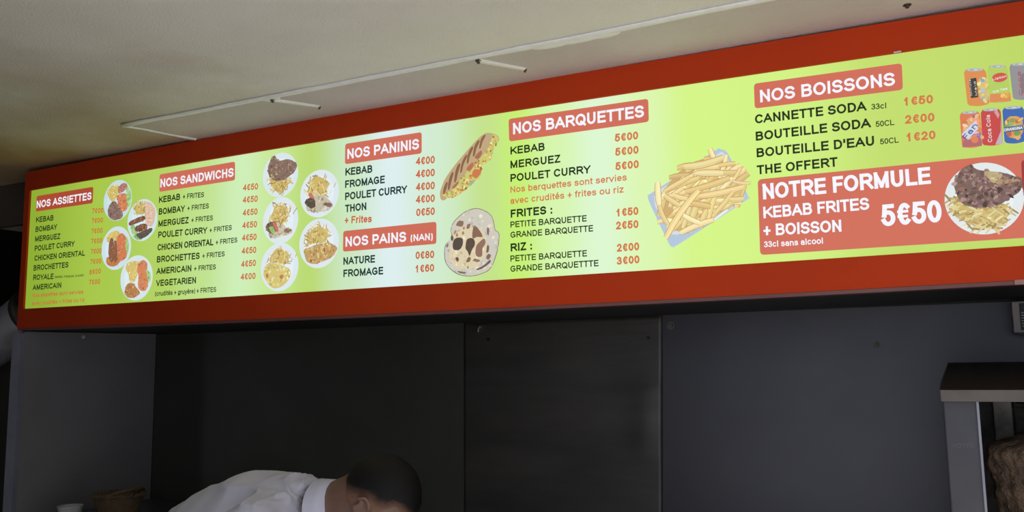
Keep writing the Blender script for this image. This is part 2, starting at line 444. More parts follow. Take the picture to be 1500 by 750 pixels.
TEXTS = [
 ('NOS ASSIETTES', -2919.5, 2185.7, -2625.9, 2188.9, 27, 'white', 'heading', 0.2, 'assiettes'),
 ('NOS SANDWICHS', -2289.6, 2196.1, -1966.5, 2197.4, 28.8, 'white', 'heading', 0.2, 'sandwichs'),
 ('NOS PANINIS', -1522.9, 2200.5, -1275.2, 2199.9, 30, 'white', 'heading', 0.2, 'paninis'),
 ('NOS PAINS', -1526.7, 1941.5, -1318.1, 1940.4, 28.8, 'white', 'heading', 0.2, 'pains'),
 ('(NAN)', -1303.2, 1940, -1231.2, 1938.7, 19.2, 'white', 'heading', 0.2, 'pains'),
 ('NOS BARQUETTES', -980.2, 2202.3, -619.6, 2198.1, 30.7, 'white', 'heading', 0.2, 'barquettes'),
 ('NOS BOISSONS', -338.7, 2192.7, -52, 2188, 29.6, 'white', 'heading', 0.19, 'boissons'),
 ('NOTRE FORMULE', -343, 1963.8, 2.8, 1963.8, 36.5, 'white', 'heading', 0.2, 'formule'),
 ('KEBAB FRITES', -344.5, 1920.1, -120.6, 1919.8, 26.9, 'white', 'heading', 0.19, 'formule'),
 ('+ BOISSON', -346.5, 1879.5, -180.4, 1876, 26.7, 'white', 'heading', 0.19, 'formule'),
 ('33cl sans alcool', -346.9, 1853.3, -219.9, 1852.3, 13.8, 'white', 'heading', 0.17, 'formule'),
 ('5€50', -96.3, 1880.2, 18.2, 1880.3, 47.6, 'white', 'heading', 0.19, 'formule'),
 ('KEBAB', -2919.1, 2132.8, -2823.4, 2131.9, 20.3, 'ink', 'dish_name', 0.203, None),
 ('BOMBAY', -2918.5, 2097.4, -2800.8, 2097.4, 20.2, 'ink', 'dish_name', 0.203, None),
 ('MERGUEZ', -2918.3, 2062, -2781.8, 2061.9, 20.2, 'ink', 'dish_name', 0.203, None),
 ('POULET CURRY', -2917.7, 2027.4, -2702.3, 2029.5, 20.1, 'ink', 'dish_name', 0.203, None),
 ('CHICKEN ORIENTAL', -2916.6, 1991.6, -2646.6, 1992.4, 20, 'ink', 'dish_name', 0.203, None),
 ('BROCHETTES', -2918.2, 1956.2, -2730.1, 1956.4, 20, 'ink', 'dish_name', 0.203, None),
 ('ROYALE', -2917.6, 1921.7, -2807, 1920.2, 19.9, 'ink', 'dish_name', 0.203, None),
 ('AMERICAIN', -2917.3, 1885.6, -2762.9, 1886.4, 19.8, 'ink', 'dish_name', 0.203, None),
 ('(kebab, merguez, poulet)', -2800.6, 1922.8, -2647.9, 1920.4, 8.8, 'ink', 'portion_note', 0.158, None),
 ('Nos assiettes sont servies', -2916.1, 1859.5, -2645.8, 1859.9, 14.3, 'rust', 'note_text', 0.169, None),
 ('avec crudités + frites ou riz', -2915.1, 1830.8, -2637.6, 1831.7, 14.3, 'rust', 'note_text', 0.169, None),
 ('7€00', -2621.6, 2138.9, -2562.3, 2136.4, 17.5, 'rust', 'price', 0.181, None),
 ('7€00', -2620.5, 2104.1, -2562.2, 2102, 17.4, 'rust', 'price', 0.181, None),
 ('7€00', -2620.2, 2067.5, -2562, 2066.2, 17.4, 'rust', 'price', 0.181, None),
 ('7€00', -2618.6, 2032, -2561.8, 2031.1, 17.3, 'rust', 'price', 0.181, None),
 ('7€00', -2617.5, 1996.1, -2562.3, 1995.1, 17.3, 'rust', 'price', 0.181, None),
 ('7€00', -2618, 1960.5, -2561.3, 1960, 17.2, 'rust', 'price', 0.181, None),
 ('8€00', -2619.7, 1924.4, -2561.1, 1925.2, 17.2, 'rust', 'price', 0.181, None),
 ('7€00', -2619.9, 1889.8, -2562.9, 1889.2, 17.1, 'rust', 'price', 0.181, None),
 ('KEBAB', -2293.6, 2144.1, -2197.3, 2145.7, 21.5, 'ink', 'dish_name', 0.203, None),
 ('+ FRITES', -2185, 2147.1, -2091.6, 2143.9, 16.8, 'ink', 'portion_note', 0.181, None),
 ('BOMBAY', -2292.7, 2104.4, -2174.3, 2104.5, 21.5, 'ink', 'dish_name', 0.203, None),
 ('+ FRITES', -2162.7, 2106.3, -2068.8, 2105.4, 16.7, 'ink', 'portion_note', 0.181, None),
 ('MERGUEZ', -2292.1, 2064, -2155.5, 2064.4, 21.4, 'ink', 'dish_name', 0.203, None),
 ('+ FRITES', -2143.5, 2065.8, -2049.8, 2064.8, 16.6, 'ink', 'portion_note', 0.181, None),
 ('POULET CURRY', -2291.3, 2026.7, -2073.1, 2024.5, 21.3, 'ink', 'dish_name', 0.203, None),
 ('+ FRITES', -2062.4, 2026.1, -1968.5, 2027.1, 16.3, 'ink', 'portion_note', 0.181, None),
 ('CHICKEN ORIENTAL', -2292.3, 1984.9, -2044.7, 1984.2, 21.2, 'ink', 'dish_name', 0.203, None),
 ('+ FRITES', -2034.1, 1985, -1943.9, 1985.8, 16.2, 'ink', 'portion_note', 0.181, None),
 ('BROCHETTES', -2293.5, 1945.1, -2102.2, 1944.6, 21.1, 'ink', 'dish_name', 0.203, None),
 ('+ FRITES', -2090.5, 1945.7, -1995.4, 1945.6, 16.3, 'ink', 'portion_note', 0.181, None),
 ('AMERICAIN', -2293.9, 1906.1, -2136.9, 1906.5, 21.1, 'ink', 'dish_name', 0.203, None),
 ('+ FRITES', -2124.6, 1907.3, -2031.2, 1906.7, 16.3, 'ink', 'portion_note', 0.181, None),
 ('VEGETARIEN', -2293.2, 1866.7, -2115.1, 1866.9, 21, 'ink', 'dish_name', 0.203, None),
 ('(crudités + gruyère) + FRITES', -2296.2, 1834.6, -2027.2, 1835.4, 15.7, 'ink', 'portion_note', 0.169, None),
 ('4€50', -1926.2, 2147.6, -1864.5, 2145.7, 20.1, 'rust', 'price', 0.181, None),
 ('4€50', -1925.9, 2108.6, -1864.7, 2106.8, 20, 'rust', 'price', 0.181, None),
 ('4€50', -1924.6, 2067.6, -1864.4, 2066.7, 19.9, 'rust', 'price', 0.181, None),
 ('4€50', -1924.7, 2028, -1865.5, 2027.2, 19.9, 'rust', 'price', 0.181, None),
 ('4€50', -1925, 1989.1, -1865.9, 1987.7, 19.8, 'rust', 'price', 0.181, None),
 ('4€50', -1924.9, 1947.7, -1866, 1947.3, 19.7, 'rust', 'price', 0.181, None),
 ('4€50', -1925.7, 1906.5, -1866, 1907.1, 19.6, 'rust', 'price', 0.181, None),
 ('4€00', -1926.5, 1867.3, -1866.5, 1867, 19.6, 'rust', 'price', 0.181, None),
 ('KEBAB', -1529.7, 2151.7, -1434.5, 2150.4, 22.5, 'ink2', 'dish_name', 0.203, None),
 ('FROMAGE', -1530.2, 2114.9, -1391, 2114.7, 22.4, 'ink2', 'dish_name', 0.203, None),
 ('POULET CURRY', -1529.8, 2078.8, -1315.4, 2078.5, 22.3, 'ink2', 'dish_name', 0.203, None),
 ('THON', -1529.4, 2042.6, -1454.7, 2043.2, 22.2, 'ink2', 'dish_name', 0.203, None),
 ('NATURE', -1533.8, 1889, -1423.4, 1888.7, 21.9, 'ink2', 'dish_name', 0.203, None),
 ('FROMAGE', -1533.4, 1853.2, -1395.3, 1853.3, 21.8, 'ink2', 'dish_name', 0.203, None),
 ('+ Frites', -1530.9, 2009.5, -1435.6, 2005.4, 21.2, 'rust', 'dish_name', 0.192, None),
 ('4€00', -1285.7, 2154.8, -1224.3, 2153, 21.5, 'rust', 'price', 0.192, None),
 ('4€00', -1285.7, 2118.3, -1224.4, 2116.6, 21.5, 'rust', 'price', 0.192, None),
 ('4€00', -1285.8, 2081.7, -1224.6, 2080, 21.4, 'rust', 'price', 0.192, None),
 ('4€00', -1285.8, 2045.9, -1224.8, 2044.3, 21.3, 'rust', 'price', 0.192, None),
 ('0€50', -1284.8, 2009.4, -1224.7, 2008, 21.2, 'rust', 'price', 0.192, None),
 ('0€80', -1286.9, 1889.1, -1227.1, 1888.3, 21, 'rust', 'price', 0.192, None),
 ('1€60', -1286.9, 1851.8, -1227.3, 1851.5, 20.9, 'rust', 'price', 0.192, None),
 ('KEBAB', -989.2, 2148.5, -889.9, 2147.6, 21.1, 'ink', 'dish_name', 0.203, None),
 ('MERGUEZ', -989.8, 2110.9, -846.4, 2110.5, 21, 'ink', 'dish_name', 0.203, None),
 ('POULET CURRY', -990.4, 2074.9, -764.1, 2073.3, 20.9, 'ink', 'dish_name', 0.203, None),
 ('FRITES :', -991.2, 1979.1, -872.4, 1979.2, 21.5, 'ink', 'dish_name', 0.215, None),
 ('PETITE BARQUETTE', -992.4, 1952.7, -778.1, 1950.8, 16.3, 'ink', 'dish_name', 0.181, None),
 ('GRANDE BARQUETTE', -992.8, 1925.5, -761.6, 1924.1, 16.3, 'ink', 'dish_name', 0.181, None),
 ('RIZ :', -992.6, 1889.4, -931.4, 1890.4, 21.3, 'ink', 'dish_name', 0.215, None),
 ('PETITE BARQUETTE', -993.9, 1862.9, -779.8, 1862.2, 16.2, 'ink', 'dish_name', 0.181, None),
 ('GRANDE BARQUETTTE', -994.3, 1836, -749.6, 1835.6, 16.1, 'ink', 'dish_name', 0.181, None),
 ('Nos barquettes sont servies', -990.9, 2045.5, -669.2, 2044, 17.2, 'rust2', 'note_text', 0.169, None),
 ('avec crudités + frites ou riz', -991.4, 2015.6, -678.6, 2014.7, 17.2, 'rust2', 'note_text', 0.169, None),
 ('5€00', -697, 2145.2, -636.5, 2144.3, 20.3, 'rust2', 'price', 0.215, None),
 ('5€00', -697.1, 2109.2, -636.7, 2108.1, 20.2, 'rust2', 'price', 0.215, None),
 ('5€00', -697.5, 2072.7, -637.3, 2072, 20.1, 'rust2', 'price', 0.215, None),
 ('1€50', -698.3, 1955.8, -642.3, 1955.6, 19.8, 'rust2', 'price', 0.215, None),
 ('2€50', -701.1, 1923.6, -643.4, 1922.8, 19.8, 'rust2', 'price', 0.215, None),
 ('2€00', -700.4, 1868, -643.2, 1868, 19.7, 'rust2', 'price', 0.215, None),
 ('3€00', -701.4, 1835.9, -643.6, 1836.2, 19.6, 'rust2', 'price', 0.215, None),
 ('CANNETTE SODA', -353.1, 2143.8, -112.6, 2140.3, 21.7, 'ink', 'dish_name', 0.203, None),
 ('BOUTEILLE SODA', -353.2, 2103.2, -106, 2101.2, 21.6, 'ink', 'dish_name', 0.203, None),
 ("BOUTEILLE D'EAU", -353.2, 2063.9, -101.9, 2060.2, 21.6, 'ink', 'dish_name', 0.203, None),
 ('THE OFFERT', -354.5, 2023.5, -179.2, 2022.4, 21.5, 'ink', 'dish_name', 0.203, None),
 ('33cl', -102.6, 2140.7, -72.8, 2139.6, 12.9, 'ink', 'portion_note', 0.158, None),
 ('50CL', -96, 2100.6, -58.9, 2100.2, 12.8, 'ink', 'portion_note', 0.158, None),
 ('50CL', -89.6, 2060.5, -52.7, 2060.5, 12.7, 'ink', 'portion_note', 0.158, None),
 ('1€50', -37.2, 2139.5, 19.1, 2137.2, 19, 'rust2', 'price', 0.215, None),
 ('2€00', -37.8, 2099.5, 19.3, 2097.6, 18.9, 'rust2', 'price', 0.215, None),
 ('1€20', -36.9, 2060.3, 18.8, 2059, 18.8, 'rust2', 'price', 0.215, None),
]
BANNERS = {
 'assiettes': [(-2923.2, 2230.9), (-2619.4, 2233.7), (-2619, 2175.4), (-2923.4, 2173.5)],
 'sandwichs': [(-2295.7, 2241.3), (-1962.1, 2245.6), (-1960.1, 2185.2), (-2294, 2181.8)],
 'paninis': [(-1531.6, 2247.6), (-1266.5, 2247.3), (-1266.6, 2186.1), (-1531.9, 2186.2)],
 'pains': [(-1535.8, 1988.2), (-1219.5, 1988.4), (-1219.8, 1927), (-1536.3, 1927.6)],
 'barquettes': [(-993.7, 2246.4), (-607.5, 2243.2), (-607.8, 2184.6), (-992.7, 2184.6)],
 'boissons': [(-351.4, 2240), (-35.7, 2235.2), (-37.2, 2175.7), (-352.4, 2180.2)],
 'formule': [(-353.8, 2011.9), (177, 2009.2), (163.8, 1835.3), (-356.9, 1836.4)],
}
PICTURES = [
 ('plate_picture', 'printed plate of kebab meat, carrots and fries', [
  ('plate', 'ell', (-2493.3, 2173.1, 69.8, 70.7), (196, 222, 232)),
  ('fries', 'blob', [(-2547.1, 2205.9), (-2530, 2224.9), (-2498.5, 2227.9), (-2487.6, 2212.5), (-2500.4, 2185.2), (-2517.5, 2169.4), (-2536.7, 2185.6)], (206, 184, 96), [(226, 205, 110), (214, 188, 92), (236, 218, 140), (196, 168, 80), (222, 196, 120)], 50, 3.2),
  ('salad', 'blob', [(-2457.9, 2225.2), (-2432.1, 2200.4), (-2426.2, 2174.7), (-2435.5, 2144.2), (-2453.7, 2152.2), (-2451.6, 2192.9)], (156, 196, 120), [(150, 196, 110), (120, 168, 84), (170, 210, 140)], 40, 3.2),
  ('carrots', 'blob', [(-2496.2, 2191.1), (-2456.1, 2193.4), (-2447.9, 2167.4), (-2444, 2138.7), (-2465.8, 2131.3), (-2483.4, 2142.4), (-2492.6, 2168.6)], (216, 122, 74), [(200, 122, 84), (188, 106, 76), (214, 142, 106), (168, 96, 72), (206, 150, 120), (176, 120, 90)], 60, 3),
  ('tomato', 'blob', [(-2491, 2216), (-2471.6, 2229.8), (-2451.3, 2226.1), (-2447.5, 2213), (-2465.4, 2200.7), (-2487.6, 2196.6)], (178, 110, 96), [(190, 120, 100), (150, 90, 90), (200, 140, 120)], 30, 3),
  ('meat', 'blob', [(-2538.4, 2141.2), (-2528.4, 2162.5), (-2506.3, 2171.5), (-2484.9, 2152), (-2463.2, 2124.8), (-2469, 2109.6), (-2500, 2104.5), (-2530.1, 2116.6)], (128, 98, 88), [(112, 78, 76), (132, 96, 92), (92, 62, 60), (150, 118, 112), (84, 58, 48), (140, 100, 82), (170, 140, 130)], 90, 2.6),
 ]),
 ('plate_picture', 'printed plate of grilled skewers, fries and rice', [
  ('plate', 'ell', (-2369.4, 2093.7, 70.8, 71.1), (206, 230, 238)),
  ('rice', 'blob', [(-2366.1, 2153.1), (-2335.8, 2150.2), (-2311.1, 2126.3), (-2309.5, 2095.5), (-2323.1, 2069.1), (-2349.1, 2077.4), (-2359.6, 2112.3)], (222, 186, 160), [(222, 180, 160), (232, 200, 180), (210, 160, 140), (236, 214, 190)], 80, 2.6),
  ('fries', 'fries', [(-2415.6, 2142.3), (-2401.2, 2158.1), (-2361.9, 2155.8), (-2351.9, 2130.1), (-2357.1, 2105.9), (-2403, 2113.1)], 46, 17, 2.6, (0, 180)),
  ('salad', 'blob', [(-2421.8, 2074.3), (-2405.5, 2079.1), (-2386.3, 2046.6), (-2363.8, 2031), (-2385.2, 2026.5), (-2407.8, 2042.1)], (130, 176, 110), [(150, 196, 110), (120, 168, 84), (170, 210, 140)], 50, 3),
  ('skewer', 'blob', [(-2432.4, 2089.2), (-2410.9, 2098.2), (-2368, 2107.4), (-2355.7, 2104.2), (-2356.4, 2093.4), (-2405.7, 2082.2), (-2425.2, 2079.2)], (116, 72, 56), [(150, 96, 60), (128, 80, 54), (166, 110, 66), (110, 70, 48)], 40, 3),
  ('skewer', 'blob', [(-2400.6, 2069.4), (-2375.1, 2079.6), (-2349.2, 2078), (-2342, 2064.5), (-2356.5, 2055), (-2391.1, 2056.2)], (104, 64, 50), [(150, 96, 60), (128, 80, 54), (166, 110, 66), (110, 70, 48)], 40, 3),
  ('skewer', 'blob', [(-2392.8, 2047.1), (-2356.6, 2056.5), (-2322.7, 2062.9), (-2320, 2052), (-2342.7, 2037), (-2372.4, 2030.1)], (84, 70, 62), [(70, 60, 56), (96, 74, 60)], 30, 3),
 ]),
 ('plate_picture', 'printed plate of two sausages with carrots', [
  ('plate', 'ell', (-2490.6, 2007.7, 72.3, 74.5), (206, 226, 236)),
  ('fries', 'blob', [(-2541.1, 2046), (-2517.4, 2065), (-2482.8, 2065.6), (-2476.5, 2041), (-2515.4, 2033.7), (-2532.7, 2031.5)], (216, 190, 110), [(226, 205, 110), (214, 188, 92), (236, 218, 140), (196, 168, 80), (222, 196, 120)], 40, 3.2),
  ('salad', 'blob', [(-2462.3, 2050.2), (-2437.3, 2037.9), (-2428.5, 2010), (-2434.1, 1983.1), (-2449.9, 2004.7)], (160, 200, 120), [(150, 196, 110), (120, 168, 84), (170, 210, 140)], 40, 3),
  ('carrots', 'blob', [(-2488.8, 2041.9), (-2467.7, 2057.5), (-2442.2, 2038.3), (-2445.5, 2011.2), (-2436.2, 1976.5), (-2461.9, 1961.2), (-2484.2, 1966.1), (-2491.6, 2007.8)], (212, 116, 68), [(200, 122, 84), (188, 106, 76), (214, 142, 106), (168, 96, 72), (206, 150, 120), (176, 120, 90), (190, 90, 80)], 80, 3),
  ('sauce', 'blob', [(-2536, 1966.1), (-2526.9, 1979.3), (-2472.1, 1968.7), (-2471.3, 1955), (-2495.2, 1944.6), (-2525.2, 1951.6)], (190, 116, 60), [(200, 130, 70), (176, 100, 56)], 30, 3),
  ('sausage', 'blob', [(-2526.2, 2006.8), (-2520.7, 2039.2), (-2506, 2041.6), (-2499.3, 2011.7), (-2496.7, 1970.3), (-2511, 1962.7), (-2521.7, 1975.5)], (128, 78, 54), [(150, 96, 60), (128, 80, 54), (166, 110, 66), (110, 70, 48)], 30, 3),
  ('sausage', 'blob', [(-2498.6, 2001.4), (-2498.1, 2032.3), (-2488, 2028.1), (-2482.4, 1993.4), (-2482.5, 1962.6), (-2493.6, 1959.9)], (138, 80, 56), [(150, 96, 60), (128, 80, 54), (166, 110, 66), (110, 70, 48)], 26, 3),
 ]),
 ('plate_picture', 'printed plate of meat in brown sauce with carrots and fries', [
  ('plate', 'ell', (-2386.8, 1900.1, 76.2, 75.6), (214, 230, 236)),
  ('fries', 'blob', [(-2441.1, 1936.1), (-2422.9, 1955.2), (-2384.7, 1956.1), (-2378.7, 1932.2), (-2390.7, 1892.6), (-2414.2, 1887.2), (-2425.4, 1914.8)], (212, 186, 106), [(226, 205, 110), (214, 188, 92), (236, 218, 140), (196, 168, 80), (222, 196, 120)], 70, 3.2),
  ('salad', 'blob', [(-2359.9, 1934.4), (-2331.1, 1922.6), (-2318.4, 1901.9), (-2324.3, 1882.3), (-2343.6, 1893.3)], (168, 206, 130), [(150, 196, 110), (120, 168, 84), (170, 210, 140)], 40, 3),
  ('carrots', 'blob', [(-2383.8, 1939.2), (-2361.2, 1957.9), (-2337, 1946.3), (-2340.1, 1916.4), (-2328.6, 1875.9), (-2346.1, 1853.6), (-2375, 1865), (-2377, 1901.9)], (216, 126, 76), [(200, 122, 84), (188, 106, 76), (214, 142, 106), (168, 96, 72), (206, 150, 120), (176, 120, 90)], 80, 3),
  ('meat', 'blob', [(-2438.9, 1858.2), (-2428.2, 1879.6), (-2404.5, 1885), (-2379.7, 1865.3), (-2364.6, 1847.9), (-2387.5, 1835.6), (-2416, 1835.3), (-2433.3, 1844.5)], (176, 118, 66), [(190, 130, 76), (150, 98, 60), (166, 110, 70), (206, 150, 90)], 70, 3),
 ]),
 ('plate_picture', 'printed plate of sliced kebab meat over fries', [
  ('plate', 'ell', (-1776.4, 2181.8, 69.5, 69), (218, 232, 238)),
  ('fries', 'fries', [(-1829.1, 2173.6), (-1812, 2185.4), (-1730, 2169.5), (-1725.5, 2155.5), (-1742.1, 2140.4), (-1762.9, 2120.6), (-1793.1, 2123.6), (-1819.7, 2148.5)], 60, 20, 2.6, (0, 180)),
  ('meat', 'blob', [(-1825.6, 2205.8), (-1815.4, 2233.9), (-1800.4, 2245.2), (-1780.5, 2226.3), (-1756.8, 2227.6), (-1735.4, 2223.7), (-1712.7, 2209.8), (-1715.7, 2191.5), (-1734.4, 2176.7), (-1759.7, 2164.3), (-1794.1, 2165.6), (-1818.4, 2179.2)], (124, 98, 84), [(112, 78, 76), (132, 96, 92), (92, 62, 60), (150, 118, 112), (84, 58, 48), (140, 100, 82), (160, 132, 104), (176, 150, 110)], 130, 3),
 ]),
 ('plate_picture', 'printed plate of fries above a rolled wrap with dark filling', [
  ('plate', 'ell', (-1625, 2108.5, 72.1, 71.7), (222, 234, 242)),
  ('fries', 'fries', [(-1680.8, 2123.9), (-1666.7, 2145.8), (-1654.7, 2167.8), (-1621.9, 2169.1), (-1589.1, 2147.3), (-1582.8, 2126.9), (-1592.4, 2098.3), (-1633, 2099.1), (-1678.4, 2107)], 64, 22, 2.8, (0, 180)),
  ('stray_fries', 'fries', [(-1584.5, 2104.1), (-1582.6, 2110.5), (-1558.9, 2140.7), (-1556.9, 2138.9)], 3, 16, 2, (50, 65)),
  ('wrap', 'blob', [(-1673.6, 2070), (-1665.7, 2092.4), (-1645.4, 2107), (-1604.5, 2096.3), (-1578.1, 2075.6), (-1575.1, 2063.9), (-1595.8, 2054.5), (-1628.2, 2052.5), (-1660.9, 2054.9)], (196, 186, 160), [(206, 196, 170), (176, 164, 140), (220, 214, 200), (160, 146, 124)], 60, 4),
  ('tomato', 'blob', [(-1666, 2109.1), (-1653.7, 2112.8), (-1641.1, 2093.3), (-1653.4, 2092.9)], (196, 110, 96), None, 0, 0),
  ('filling', 'blob', [(-1678.1, 2088.6), (-1661.7, 2098.7), (-1641, 2090), (-1638.7, 2073.3), (-1652.9, 2065.4), (-1671.6, 2076.4)], (70, 64, 50), [(60, 56, 44), (90, 80, 56), (84, 60, 50)], 30, 3),
  ('filling', 'blob', [(-1608.3, 2076.9), (-1588.1, 2076.6), (-1576, 2070.5), (-1583.9, 2063.1), (-1600.1, 2069.6)], (130, 90, 80), [(110, 74, 66)], 10, 3),
 ]),
 ('plate_picture', 'printed plate of fries above a halved wrap showing salad', [
  ('plate', 'ell', (-1772.6, 2040.2, 68.9, 71.7), (222, 234, 242)),
  ('fries', 'fries', [(-1823.8, 2053.5), (-1809.2, 2075.9), (-1801.1, 2097.2), (-1766.6, 2095.6), (-1732.3, 2078.8), (-1737.9, 2045.9), (-1731.1, 2025.2), (-1777.7, 2022.5), (-1821.2, 2039.7)], 64, 22, 2.8, (0, 180)),
  ('stray_fries', 'fries', [(-1733.6, 2042.1), (-1727.5, 2051.6), (-1711.1, 2073.5), (-1709, 2071.3)], 3, 16, 2, (50, 65)),
  ('wrap', 'blob', [(-1816.1, 2007.1), (-1799.4, 2032.8), (-1777.9, 2030.9), (-1752.1, 2018.7), (-1727.4, 2008.3), (-1728.4, 1998.4), (-1759.9, 1990.9), (-1798.3, 1987.2), (-1813.6, 1995.1)], (200, 190, 162), [(206, 196, 170), (176, 164, 140), (220, 214, 200), (160, 146, 124)], 60, 4),
  ('filling', 'blob', [(-1829.5, 2025.2), (-1814.7, 2037.4), (-1790.9, 2037.1), (-1784, 2018), (-1794.4, 2002), (-1816, 2005.4)], (110, 90, 66), [(84, 70, 50), (120, 110, 70), (96, 66, 54)], 30, 3),
  ('salad', 'blob', [(-1814.2, 2020.5), (-1801.3, 2022.8), (-1790.1, 2005), (-1800.8, 2000.9)], (150, 186, 110), [(150, 196, 110), (120, 168, 84), (170, 210, 140)], 14, 2.6),
  ('tomato', 'blob', [(-1801.6, 2034.6), (-1788.7, 2033.5), (-1778.3, 2010.8), (-1783.7, 2004.5), (-1792.6, 2018.7)], (206, 104, 84), None, 0, 0),
  ('filling', 'blob', [(-1756.1, 2010.6), (-1728.7, 2010), (-1730.6, 2001.9), (-1751.7, 2000.2)], (150, 110, 90), [(120, 84, 70)], 10, 3),
 ]),
 ('plate_picture', 'printed plate of fries above cheese covered bread', [
  ('plate', 'ell', (-1773, 1898, 73.1, 73.4), (222, 234, 242)),
  ('fries', 'fries', [(-1822.5, 1923.5), (-1805.8, 1942.5), (-1789.1, 1964.7), (-1759.2, 1959.2), (-1724.9, 1933.5), (-1732.9, 1914.2), (-1736.7, 1898), (-1787.7, 1904.5), (-1819.8, 1903.2)], 60, 22, 2.8, (0, 180)),
  ('stray_fries', 'fries', [(-1728.6, 1910.7), (-1722.6, 1920.1), (-1704.2, 1937), (-1703.3, 1934.6)], 3, 16, 2, (50, 65)),
  ('bread', 'blob', [(-1834.4, 1884.1), (-1826.3, 1903.7), (-1792, 1908.1), (-1753.6, 1899.1), (-1730.2, 1884.4), (-1729.8, 1868), (-1748.2, 1846), (-1777.4, 1834.4), (-1803.1, 1839), (-1829.6, 1867.1)], (212, 196, 110), [(222, 208, 130), (200, 178, 96), (228, 216, 150), (190, 164, 96)], 90, 4),
  ('tomato', 'blob', [(-1767.7, 1871.8), (-1757.2, 1872.8), (-1759, 1861.4), (-1767.5, 1863.5)], (206, 104, 74), None, 0, 0),
  ('tomato', 'blob', [(-1823.5, 1880.1), (-1814.8, 1877.9), (-1815.8, 1866.3), (-1822.8, 1870)], (196, 104, 74), None, 0, 0),
 ]),
 ('plate_picture', 'printed plate of fries above a browned folded bread', [
  ('plate', 'ell', (-1624.6, 1959, 73.2, 73.6), (222, 234, 242)),
  ('fries', 'fries', [(-1681.8, 1960), (-1676.1, 1985.9), (-1652, 2013.5), (-1619.5, 2020.6), (-1587, 2001.5), (-1580.7, 1975.1), (-1586.4, 1956.1), (-1634.6, 1953.3), (-1675.5, 1949.7)], 70, 22, 2.8, (0, 180)),
  ('bread', 'blob', [(-1675, 1923.5), (-1679.5, 1943.5), (-1650.9, 1951.2), (-1626.6, 1955.9), (-1586.4, 1957.8), (-1560.4, 1944.5), (-1557.5, 1934.7), (-1577.8, 1913.6), (-1617.6, 1901.8), (-1641.8, 1898.5), (-1666.4, 1906.6)], (190, 156, 92), [(206, 170, 100), (166, 122, 70), (150, 100, 56), (220, 196, 130), (196, 130, 80)], 110, 4),
 ]),
 ('panini_picture', 'printed grilled panini with melted filling', [
  ('bread', 'poly', [(-1207.5, 2068.2), (-1201.7, 2084.2), (-1190.2, 2106.2), (-1163.7, 2136.3), (-1126.1, 2171.5), (-1089, 2203), (-1067, 2215.9), (-1052.5, 2216.3), (-1031, 2208.5), (-1022.3, 2195.9), (-1031.4, 2182.5), (-1060.4, 2160.1), (-1097.1, 2131.9), (-1134.2, 2100), (-1164.1, 2073.6), (-1186.8, 2049.6), (-1198.1, 2045.8), (-1205.7, 2051.5)], (192, 160, 116)),
  ('grill_mark', 'poly', [(-1198, 2067.2), (-1194.1, 2083.4), (-1186.5, 2095.8), (-1182.7, 2092.1), (-1188.5, 2072.9), (-1195, 2060.3)], (128, 86, 58)),
  ('grill_mark', 'poly', [(-1182.9, 2075.6), (-1178.9, 2101.6), (-1169.4, 2120.4), (-1163.8, 2118.1), (-1171.5, 2094.2), (-1177.2, 2075)], (128, 86, 58)),
  ('grill_mark', 'poly', [(-1162.1, 2093.2), (-1158.1, 2122.5), (-1148.7, 2141.2), (-1142, 2139.7), (-1150.7, 2115), (-1155.7, 2095.8)], (128, 86, 58)),
  ('grill_mark', 'poly', [(-1143.3, 2117.5), (-1138.2, 2143.3), (-1126.2, 2163.3), (-1120.3, 2160.9), (-1132, 2139.2), (-1137.7, 2120.1)], (128, 86, 58)),
  ('grill_mark', 'poly', [(-1122.7, 2141.4), (-1118, 2167.2), (-1107.5, 2184), (-1101.7, 2181), (-1112.2, 2159.9), (-1117.1, 2142.4)], (128, 86, 58)),
  ('grill_mark', 'poly', [(-1103.4, 2158.8), (-1098.3, 2184.5), (-1087.2, 2199.5), (-1081.7, 2196.8), (-1092.2, 2177.2), (-1097.5, 2159.8)], (128, 86, 58)),
  ('grill_mark', 'poly', [(-1083.8, 2177.7), (-1078, 2201.6), (-1068.8, 2211.9), (-1062.7, 2211.1), (-1072.7, 2194.4), (-1078.3, 2178.7)], (128, 86, 58)),
  ('crust', 'poly', [(-1171.6, 2074.4), (-1130.3, 2112.7), (-1089.6, 2147.3), (-1053, 2178.7), (-1049.2, 2194.6), (-1054.3, 2213.2), (-1047.1, 2212.3), (-1042, 2193.6), (-1049.4, 2173.4), (-1086, 2142), (-1126.7, 2107.4), (-1166, 2069.9)], (176, 170, 120)),
  ('filling', 'blob', [(-1199.9, 2060.8), (-1171.6, 2071.1), (-1130.4, 2109.4), (-1089.6, 2144.1), (-1053, 2178.7), (-1041.7, 2209.9), (-1027.5, 2201.5), (-1025.9, 2191.5), (-1042.4, 2164.4), (-1048, 2142.3), (-1075.3, 2129.3), (-1079.2, 2100.5), (-1092, 2092.1), (-1116, 2075.2), (-1141.9, 2058.2), (-1171.8, 2049.8)], (206, 196, 100), [(224, 214, 120), (200, 110, 60), (214, 140, 76), (180, 190, 100), (234, 226, 150), (150, 130, 70)], 170, 3.4),
  ('ham', 'blob', [(-1096.8, 2154.8), (-1078.4, 2170.5), (-1074.9, 2160.3), (-1085.9, 2148.5)], (164, 96, 76), None, 0, 0),
  ('ham', 'blob', [(-1122.8, 2125), (-1104.3, 2140.9), (-1100.7, 2130.7), (-1111.9, 2118.8)], (176, 100, 76), None, 0, 0),
  ('tomato', 'blob', [(-1100.9, 2119.2), (-1082.6, 2118.8), (-1079.1, 2107), (-1093.8, 2095.6), (-1104.7, 2106.6)], (206, 110, 62), None, 0, 0),
  ('ham', 'blob', [(-1167.8, 2079), (-1150.9, 2092), (-1147.2, 2088.3), (-1162.2, 2075.1)], (164, 100, 76), None, 0, 0),
